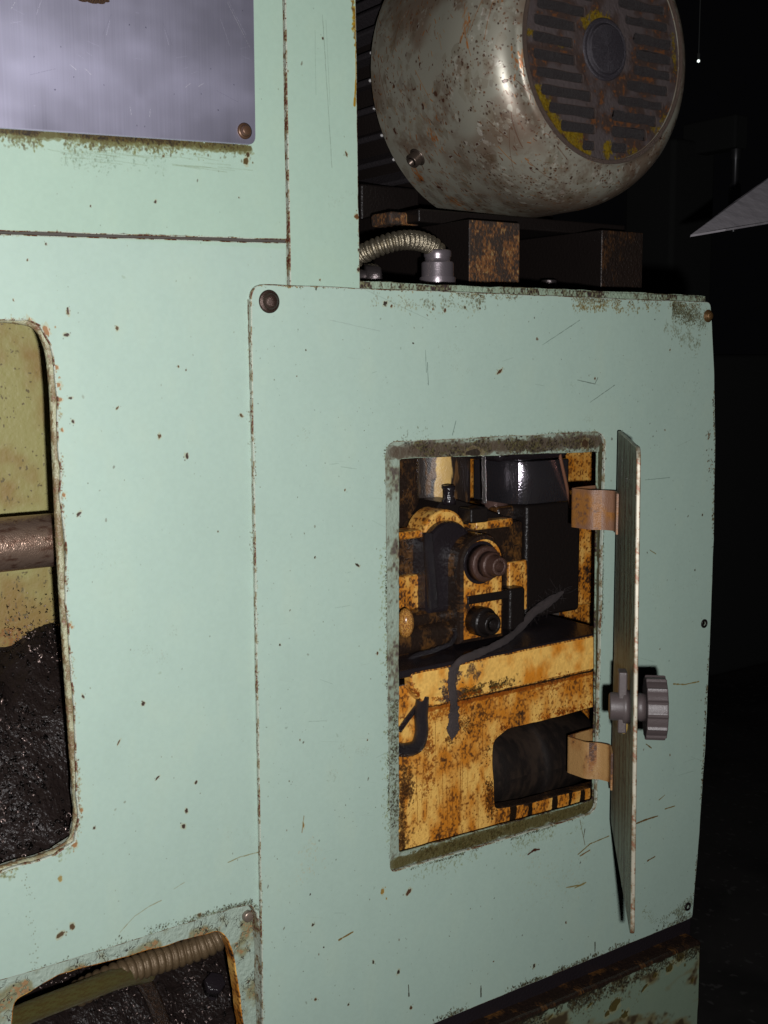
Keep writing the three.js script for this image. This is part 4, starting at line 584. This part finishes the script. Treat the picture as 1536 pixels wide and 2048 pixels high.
  part('drum', turned([[0.0, 0], [0.031, 0], [0.033, 0.003], [0.033, 0.046], [0.031, 0.055], [0.026, 0.066], [0.025, 0.12], [0, 0.12]], new THREE.Vector3(dr.x, at(888, 1022, -0.1).y, -0.145), Y, 64), (() => { drumTex.repeat.set(1 / (2 * Math.PI * 0.033), 1 / 0.2); return std({ map: drumTex, roughness: 0.42, bumpMap: scaled(fine, 0.06), bumpScale: 0.0004 }); })(), cast, 'oily upright drum with a bare yellow strip');
  part('left_post', box(0.462, at(850, 960, -0.112).x, at(830, 1068, -0.112).y, 1.25, -0.20, -0.112, 0.012), M.oily, cast);
  // cross piece, arched body and lug
  part('cross_arm', box(0.462, at(1048, 1090, -0.085).x, at(900, 1218, -0.085).y, at(850, 1064, -0.085).y, -0.15, -0.085, 0.004), M.oily, cast);
  part('arm_ledge', box(0.462, at(856, 1062, -0.077).x, at(830, 1078, -0.077).y, at(830, 1062, -0.077).y, -0.10, -0.078, 0.002), M.yellow, cast);
  part('arm_ledge', box(at(955, 1056, -0.074).x, at(1030, 1056, -0.074).x, at(990, 1058, -0.074).y, at(990, 1041, -0.074).y, -0.11, -0.076, 0.002), M.yellow, cast);
  part('lower_web', box(0.462, at(850, 1200, -0.078).x, at(830, 1220, -0.078).y, at(830, 1150, -0.078).y, -0.11, -0.078, 0.003), M.yellow, cast);
  part('boss_collar', arch(890, 1072, 0.0225, -0.074, -0.10, at(892, 1200, -0.074).y, 0.002), M.yellow, cast);
  part('boss_body', arch(902, 1100, 0.0240, -0.064, -0.095, at(908, 1222, -0.066).y, 0.004), M.wetBlack, cast);
  const zl = -0.048, lug = part('lug', arch(966, 1127, 0.0244, zl, -0.075, at(966, 1282, zl).y, 0.004), [M.yellow, M.oily], cast, 'yellow round headed lug');
  part('key_plate', box(at(1018, 1170, -0.082).x, at(1056, 1170, -0.082).x, at(1040, 1222, -0.082).y, at(1040, 1122, -0.082).y, -0.11, -0.082, 0.002), M.yellow, cast);
  part('side_block', box(at(1020, 1160, -0.07).x, at(1052, 1160, -0.07).x, yT, at(1036, 1176, -0.07).y, -0.10, -0.07, 0.003), M.black, cast);
  part('top_clamp', slab(poly([xy(880, 1040, -0.07), xy(905, 1008, -0.07), xy(940, 1004, -0.07), xy(985, 1018, -0.07), xy(1030, 1036, -0.07), xy(1028, 1046, -0.07), xy(958, 1054, -0.07), xy(925, 1040, -0.07)], 0.001), -0.086, 0.03, 0.001), M.black, cast);
  part('clamp_block', box(at(942, 1020, -0.062).x, at(978, 1020, -0.062).x, at(960, 1046, -0.062).y, at(960, 1016, -0.062).y, -0.08, -0.062, 0.002), M.black, cast);
  const bossM = std({ color: lin(0.07, 0.036, 0.027), roughness: 0.34, metalness: 0.25, bumpMap: scaled(fine, 0.03), bumpScale: 0.0004 });
  const bc = at(961, 1125, zl);
  part('boss_recess', turned([[0.0182, -0.001], [0.0182, 0.0006], [0.0176, 0.0010], [0.0168, 0.0005], [0, 0.0005]], bc, Z, 48), M.wetBlack, lug);
  const ring = part('boss_ring', turned([[0, 0.0004], [0.0156, 0.0004], [0.0152, 0.0075], [0.0142, 0.009], [0.0112, 0.0092], [0, 0.0092]], bc, Z, 48), bossM, cast, 'brown bolted boss ring');
  part('nut', turned([[0, 0.009], [0.0110, 0.009], [0.0110, 0.0155], [0.0100, 0.0168], [0.0084, 0.0168], [0.0080, 0.0245], [0.0072, 0.0258], [0.0048, 0.0258], [0.0042, 0.0248], [0.0042, 0.016], [0, 0.016]], bc, Z, 40), bossM, ring);
  part('key_slot', box(at(934, 1192, zl).x, at(1016, 1192, zl).x, at(975, 1203, zl).y, at(975, 1186, zl).y, zl - 0.006, zl + 0.0014, 0.001), M.black, lug);
  const b2 = at(953, 1240, zl);
  part('lower_bolt', turned([[0, 0], [0.0124, 0], [0.0124, 0.012], [0.0114, 0.0135], [0.0094, 0.0138], [0.0088, 0.021], [0.0078, 0.0222], [0.0046, 0.0222], [0.0046, 0.013], [0, 0.013]], b2, Z, 36), M.black, cast);
  part('oil_cup', turned([[0, 0], [0.006, 0], [0.006, 0.004], [0.0045, 0.005], [0.0045, 0.012], [0.0055, 0.013], [0.0055, 0.016], [0, 0.017]], new THREE.Vector3(at(905, 1004, -0.08).x, at(905, 1010, -0.08).y, -0.085), Y, 20), M.wetBlack, cast);
  for (const [px, py, r] of [[1068, 902, 0.0035], [1096, 898, 0.0035], [1010, 904, 0.004]]) part('cap_bolt', turned(disc(r, 0.006, 0.0008), at(px, py, -0.083), Z, 6), M.wetBlack, cast);
  part('copper_line', tube([at(806, 1330, -0.05), at(830, 1312, -0.045), at(870, 1300, -0.046), at(905, 1282, -0.05), at(915, 1240, -0.06)], 0.0021, 40, 8), M.wetBlack, cast);
  part('hanging_clot', tube([at(855, 1066, -0.06), at(858, 1110, -0.058), at(862, 1160, -0.058), at(866, 1214, -0.06)], 0.0042, 30, 10), M.wetBlack, cast);
  // bar low on the left
  part('slide_bar', box(0.462, at(926, 1260, -0.056).x, at(870, 1306, -0.056).y, at(870, 1250, -0.056).y, -0.10, -0.056, 0.010), M.oily, cast);
  part('slide_bar_cap', box(0.462, at(922, 1226, -0.062).x, at(870, 1256, -0.062).y, at(870, 1222, -0.062).y, -0.10, -0.063, 0.008), M.oily, cast);
  part('bare_knuckle', new THREE.SphereGeometry(0.009, 16, 12).scale(0.75, 1.35, 0.8).translate(at(811, 1246, -0.05).x, at(811, 1246, -0.05).y, -0.05), M.yellow, cast);
}
{ // roller seen in the recess
  const rollTex = tile(512, (u, v) => mixc([0.009, 0.0065, 0.0055], [0.026, 0.017, 0.012], smooth(0.4, 0.75, fbm(u * 6, v * 14, 931, 4, 6))));
  const rc = at(1100, 1515, -0.07), rl = thing('roller', 'dark stepped roller lying inside the lower recess', 'roller', new THREE.Vector3(rc.x, rc.y - 0.04, -0.098));
  const x0 = at(985, 1500, -0.055).x, p = (k) => x0 + k, prof = [[0, 0], [0.030, 0], [0.034, 0.002], [0.034, 0.016], [0.0365, 0.017], [0.0365, 0.036], [0.0355, 0.0365], [0.0355, 0.060], [0.039, 0.061], [0.040, 0.066], [0.040, 0.078], [0.037, 0.080], [0.037, 0.13], [0, 0.13]];
  part('roller_body', turned(prof, new THREE.Vector3(x0 - 0.006, rc.y, -0.084), X, 56), std({ map: scaled(rollTex, 0.12), roughness: 0.7, specularIntensity: 0.3, bumpMap: scaled(fine, 0.05), bumpScale: 0.0003 }), rl);
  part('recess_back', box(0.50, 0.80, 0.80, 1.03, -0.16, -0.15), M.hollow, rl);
}
{ // the hose that loops out of the lower left
  const hs = thing('grease_hose', 'short glossy black hose looping against the yellow face', 'hose', at(838, 1500, -0.04));
  part('hose', tube([at(846, 1392, -0.024), at(842, 1430, -0.022), at(843, 1466, -0.021), at(834, 1492, -0.021), at(812, 1500, -0.021), at(788, 1498, -0.021)], 0.0055, 60, 16), M.wetBlack, hs);
  part('grease_streak', tube([at(838, 1408, -0.026), at(815, 1438, -0.026), at(798, 1462, -0.026)], 0.0022, 20, 8), M.wetBlack, hs);
}
{ // matted dust and grease hanging over the shelf
  const st = thing('dust_strand', 'matted grey strand of greasy dust trailing over the shelf and down', 'dust', at(905, 1480, -0.03));
  const lumpy = (path, n, k, rad, flat) => {   // a lumpy rope; flat presses it against the face behind
    const cur = new THREE.CatmullRomCurve3(path), pos = [], idx = [], up = new THREE.Vector3(0, 0, 1);
    for (let i = 0; i <= n; i++) {
      const t = i / n, p = cur.getPointAt(t), tg = cur.getTangentAt(t), nx = new THREE.Vector3().crossVectors(tg, up).normalize(), nz = new THREE.Vector3().crossVectors(nx, tg);
      for (let j = 0; j <= k; j++) { const a = (j % k) / k * 6.28319, q = rad(t) * (0.6 + 0.8 * fbm(t * 30 + 3 + 1.2 * Math.cos(a), 1.2 * Math.sin(a) + t * 9, 901, 4)), v = p.clone().addScaledVector(nx, Math.cos(a) * q).addScaledVector(nz, Math.sin(a) * q * flat); pos.push(v.x, v.y, v.z); }
    }
    for (let i = 0; i < n; i++) for (let j = 0; j < k; j++) { const a = i * (k + 1) + j, b = a + k + 1; idx.push(a, a + 1, b, b, a + 1, b + 1); }
    const g = new THREE.BufferGeometry(); g.setAttribute('position', new THREE.Float32BufferAttribute(pos, 3)); g.setIndex(idx); g.computeVertexNormals(); return [boxUV(g), cur];
  };
  const shelfY = at(1000, 1306, -0.019).y + 0.0026, onShelf = (px, py) => { const r = ray(px, py); return EYE.clone().addScaledVector(r, (shelfY - EYE.y) / r.y); };   // where that line of sight meets the shelf
  const [rope, cur] = lumpy([at(1126, 1184, -0.090), at(1094, 1206, -0.086), at(1064, 1228, -0.078), onShelf(1040, 1256), onShelf(1006, 1284), onShelf(958, 1306), onShelf(920, 1322), at(908, 1336, -0.0165)], 200, 14, (t) => (t < 0.35 ? 0.0052 - t * 0.0055 : 0.0033) * smooth(-0.05, 0.12, t), 0.8);
  part('strand', rope, M.dust, st);
  const [drip] = lumpy([at(908, 1334, -0.0165), at(904, 1362, -0.0168), at(907, 1400, -0.0175), at(908, 1420, -0.024), at(907, 1445, -0.0262), at(904, 1482, -0.0268)], 120, 14, (t) => 0.0050 * (1 - 0.25 * Math.sin(t * 5)) * smooth(1.02, 0.86, t), 0.3);
  part('drip', drip, M.dust, st, 'flat streak of greasy dust down the yellow face');
  const hairs = []; for (let i = 0; i < 200; i++) { const t = Math.pow(rnd(), 1.6) * 0.98, p = cur.getPointAt(t), d = new THREE.Vector3(gauss(), gauss(), gauss() * 0.5).multiplyScalar(t < 0.3 ? 0.011 : 0.004); hairs.push(tube([p, p.clone().addScaledVector(d, 0.5).add(new THREE.Vector3(gauss(), gauss(), 0).multiplyScalar(0.002)), p.clone().add(d)], 0.00012, 6, 4)); }
  part('fibres', mergeGeometries(hairs), M.dust, st).userData.kind = 'stuff';
}

// ---------------------------------------------------------------- inside the left window
{
  const zs = -0.075, A = at(50, 1085, zs), r = 54 / FPX * (A.clone().sub(EYE).dot(FW)) , sh = thing('steel_shaft', 'scored steel shaft running behind the window opening', 'shaft', new THREE.Vector3(0.15, A.y - r, zs));
  const shTex = tile(512, (u, v) => { const a = fbm(u * 8, v * 3, 951, 4, 8), c = fbm(u * 60, v * 40, 957, 3, 60); return mixc([0.36, 0.25, 0.19], [0.16, 0.075, 0.05], smooth(0.42, 0.66, a * 0.6 + c * 0.4)); });
  const g = turned([[0, 0], [r, 0], [r, 0.52], [0, 0.52]], new THREE.Vector3(-0.12, A.y, zs), X, 56);
  part('bar', g, std({ map: scaled(shTex, 0.16), metalness: 0.8, roughness: 0.32, bumpMap: scaled(fine, 0.05), bumpScale: 0.0003 }), sh);
}
function swarf(name, label, x0, x1, z0, z1, yAt, n, s0, s1) {
  const chips = [], col = [];
  const src = new THREE.TorusGeometry(0.0022, 0.00055, 5, 9, 4.2).scale(1, 1, 1.6);
  const mat = std({ color: lin(1, 1, 1), metalness: 0.75, roughness: 0.34 });
  const im = new THREE.InstancedMesh(src, mat, n), q = new THREE.Quaternion(), e = new THREE.Euler(), m = new THREE.Matrix4();
  for (let i = 0; i < n; i++) {
    const x = rr(x0, x1), z = rr(z0, z1), k = rr(s0, s1) * (fbm(x * 26, z * 26 + 7, 977, 3) < 0.5 && rnd() < 0.8 ? 0.25 : 1); e.set(rr(0, 6.3), rr(0, 6.3), rr(0, 6.3)); q.setFromEuler(e);
    m.compose(new THREE.Vector3(x, yAt(x, z) + rr(-0.002, 0.004), z), q, new THREE.Vector3(k, k * rr(0.6, 1.2), k)); im.setMatrixAt(i, m);
    const cl = fbm(x * 26, z * 26 + 7, 977, 3), b = rnd() < (cl > 0.52 ? 0.3 : 0.01) ? rr(0.1, 0.42) : rr(0.002, 0.014); im.setColorAt(i, lin(b * 1.2, b * 0.92, b * 0.84));
  }
  im.name = name; im.userData = { label, category: 'swarf', kind: 'stuff' }; im.castShadow = im.receiveShadow = true; scene.add(im);
}
function mound(name, label, x0, x1, z0, z1, yAt) {
  const g = new THREE.PlaneGeometry(x1 - x0, z1 - z0, 90, 50); g.rotateX(-Math.PI / 2); g.translate((x0 + x1) / 2, 0, (z0 + z1) / 2);
  const p = g.attributes.position; for (let i = 0; i < p.count; i++) p.setY(i, yAt(p.getX(i), p.getZ(i))); g.computeVertexNormals();
  const mesh = new THREE.Mesh(boxUV(g), std({ color: lin(0.013, 0.009, 0.008), roughness: 0.34, specularIntensity: 0.35, bumpMap: scaled(bumpy, 0.05), bumpScale: 0.0012 })); mesh.name = name; mesh.userData = { label, category: 'swarf', kind: 'stuff' }; mesh.castShadow = mesh.receiveShadow = true; scene.add(mesh);
}
{
  // the heap in the window climbs towards the back wall
  const yb = at(60, 1275, -0.135).y, y0 = 0.925, hy = (x, z) => y0 + (yb - y0) * Math.pow(smooth(-0.020, -0.138, z), 0.8) * (0.92 + 0.16 * fbm(x * 30, z * 30, 961, 3)) + 0.012 * (fbm(x * 90, z * 90, 963, 3) - 0.5) + 0.020 * (fbm(x * 34, z * 34, 965, 2) - 0.5);
  mound('swarf_mound', 'dark oily heap of metal swarf behind the window', 0.0, 0.398, -0.137, -0.018, hy);
  swarf('swarf_chips', 'glinting curled metal chips on the heap behind the window', 0.10, 0.36, -0.136, -0.020, hy, 5600, 0.16, 0.8);
  swarf('swarf_splatter', 'dark chips stuck to the olive wall above the heap', 0.12, 0.37, -0.1365, -0.1345, (x) => yb + 0.004 + 0.030 * Math.pow(rnd(), 2.2), 900, 0.12, 0.42);
  const hy2 = (x, z) => 0.735 + 0.05 * smooth(-0.05, -0.137, z) + 0.014 * (fbm(x * 60, z * 60, 971, 3) - 0.5);
  mound('swarf_mound_001', 'dark oily heap of metal swarf inside the bottom cutout', 0.0, 0.398, -0.137, -0.030, hy2);
  swarf('swarf_chips_001', 'glinting metal chips lying inside the bottom cutout', 0.12, 0.39, -0.136, -0.032, hy2, 4200, 0.18, 0.6);
}
// ---------------------------------------------------------------- inside the bottom cutout
{
  const z = -0.055, hc = thing('flexible_conduit', 'brown corrugated conduit emerging under the edge of the bottom cutout', 'conduit', at(330, 1950, z));
  part('hose', hose([at(150, 1990, z - 0.01), at(215, 1958, z), at(290, 1930, z), at(360, 1908, z), at(410, 1890, z + 0.004), at(452, 1866, z + 0.006), at(500, 1830, z + 0.006)], 0.0088, 0.0056, 0.0018), std({ color: lin(0.125, 0.085, 0.045), metalness: 0.35, roughness: 0.45, bumpMap: scaled(fine, 0.04), bumpScale: 0.0005 }), hc);
  const br = thing('green_bracket', 'grimy olive bracket bar with a diagonal leg inside the bottom cutout', 'bracket', at(160, 2040, -0.05));
  part('bar', tube([at(-80, 2090, -0.05), at(40, 2032, -0.047), at(160, 1985, -0.047), at(240, 1955, -0.05), at(296, 1944, -0.062)], 0.0075, 40, 14), std({ map: scaled(oliveTex, 0.1), color: lin(0.42, 0.42, 0.36), roughness: 0.3, bumpMap: scaled(bumpy, 0.05), bumpScale: 0.0008 }), br);
  part('leg', tube([at(268, 1935, -0.075), at(300, 1985, -0.078), at(330, 2060, -0.08)], 0.006, 20, 10), M.oily, br);
  const sc = thing('cap_screw', 'small screw head at the corner of the recessed flange', 'screw', at(494, 1831, -0.0165));
  part('head', turned([[0, -0.002], [0.0042, -0.002], [0.0042, 0.0026], [0.003, 0.004], [0, 0.004]], at(494, 1831, -0.0165), Z, 20), std({ color: lin(0.25, 0.2, 0.16), metalness: 0.6, roughness: 0.35 }), sc);
  const hb = thing('hex_bolt', 'oily hexagon bolt among the swarf in the bottom cutout', 'bolt', at(425, 1990, -0.09)); const h = at(425, 1975, -0.085);
  part('head', turned([[0, 0], [0.009, 0], [0.009, 0.008], [0.0075, 0.010], [0, 0.010]], h, new THREE.Vector3(0, 0.8, 0.6), 6), M.wetBlack, hb);
  part('shank', turned([[0, -0.05], [0.005, -0.05], [0.005, 0], [0, 0]], h, new THREE.Vector3(0, 1, 0.1), 12), M.wetBlack, hb);
}

// ---------------------------------------------------------------- the dark shop behind
{
  const conc = tile(512, (u, v) => { const a = fbm(u * 8, v * 8, 981, 5, 8), c = fbm(u * 120, v * 120, 987, 3, 120); const q = mixc([0.03, 0.028, 0.026], [0.06, 0.056, 0.052], smooth(0.35, 0.7, a)); return mixc(q, [0.11, 0.105, 0.1], smooth(0.72, 0.78, c)); });
  const fl = new THREE.PlaneGeometry(24, 24); fl.rotateX(-Math.PI / 2); fl.translate(4, 0, -6);
  structure('floor', boxUV(fl), std({ map: scaled(conc, 1.6), roughness: 0.8 }));
  // grey sheet sticking out in the dark
  const d = 1.8, P = (px, py, k = d) => EYE.clone().addScaledVector(ray(px, py), k);
  const sg = thing('grey_sheet', 'pale grey pointed sheet jutting out of the dark background', 'sheet', P(1460, 460));
  const a = P(1380, 474), b = P(1470, 405, d + 0.1), c = P(1620, 300, d + 0.25), e = P(1640, 430, d + 0.1), f = P(1450, 462, d - 0.02), nrm = new THREE.Vector3().crossVectors(c.clone().sub(a), e.clone().sub(a)).normalize().multiplyScalar(0.004), pos = [];
  const tri = (p, q, r) => pos.push(...p.toArray(), ...q.toArray(), ...r.toArray()), top = [a, f, e, c, b], bot = top.map((p) => p.clone().sub(nrm));
  for (let i = 1; i < 4; i++) { tri(top[0], top[i], top[i + 1]); tri(bot[0], bot[i + 1], bot[i]); } for (let i = 0; i < 5; i++) { const j = (i + 1) % 5; tri(top[i], bot[i], top[j]); tri(bot[i], bot[j], top[j]); }
  const gg = new THREE.BufferGeometry(); gg.setAttribute('position', new THREE.Float32BufferAttribute(pos, 3)); gg.computeVertexNormals();
  part('sheet', boxUV(gg), std({ color: lin(0.62, 0.58, 0.62), roughness: 0.6, bumpMap: scaled(bumpy, 0.4), bumpScale: 0.002 }), sg);
  const foot = P(1625, 380, d + 0.15); part('stand', tube([foot.clone(), new THREE.Vector3(foot.x, 0.002, foot.z)], 0.012, 4, 12), M.black, sg);   // carries the sheet, out of frame
  // another machine standing further back, barely reached by the flash
  const fm = thing('distant_machine', 'dark machine standing in the gloom behind the motor', 'machine', new THREE.Vector3(P(1400, 500, 4.6).x, 0, P(1400, 500, 4.6).z)), fb = fm.position;
  const dm = std({ color: lin(0.06, 0.062, 0.06), roughness: 0.95 });
  part('base', box(fb.x - 0.4, fb.x + 0.35, 0, 1.24, fb.z - 0.3, fb.z + 0.25, 0.02), dm, fm);
  part('column', box(fb.x - 0.22, fb.x + 0.02, 1.24, 2.05, fb.z - 0.2, fb.z + 0.05, 0.02), dm, fm);
  const sp = P(1466, 480, 4.4);
  part('spindle', turned([[0, -0.02], [0.012, -0.02], [0.012, 0.05], [0.022, 0.055], [0.022, 0.15], [0.014, 0.16], [0.014, 0.24], [0.02, 0.245], [0.02, 0.33], [0, 0.33]], sp.clone().setY(sp.y + 0.05), Y, 24), std({ color: lin(0.3, 0.3, 0.31), metalness: 0.8, roughness: 0.35 }), fm);
  part('spindle_arm', box(fb.x - 0.1, sp.x + 0.03, sp.y + 0.33, sp.y + 0.45, fb.z - 0.02, sp.z + 0.03, 0.01), dm, fm);
  const lp = thing('indicator_lamp', 'tiny bright lamp glinting in the dark beside the motor', 'lamp', P(1397, 122, 2.35)); 
  part('bulb', new THREE.SphereGeometry(0.003, 12, 8).translate(lp.position.x, lp.position.y, lp.position.z), std({ color: lin(0.1, 0.1, 0.1), emissive: lin(0.9, 1, 0.95), emissiveIntensity: 1.4 }), lp);
  part('cap', turned(disc(0.003, 0.012), lp.position.clone().add(new THREE.Vector3(0, 0.0028, 0)), Y, 12), dm, lp);
  part('cord', tube([lp.position.clone().add(new THREE.Vector3(0, 0.014, 0)), lp.position.clone().add(new THREE.Vector3(0, 1.2, 0))], 0.0012, 4, 6), dm, lp);
}
renderer.render(scene, camera);
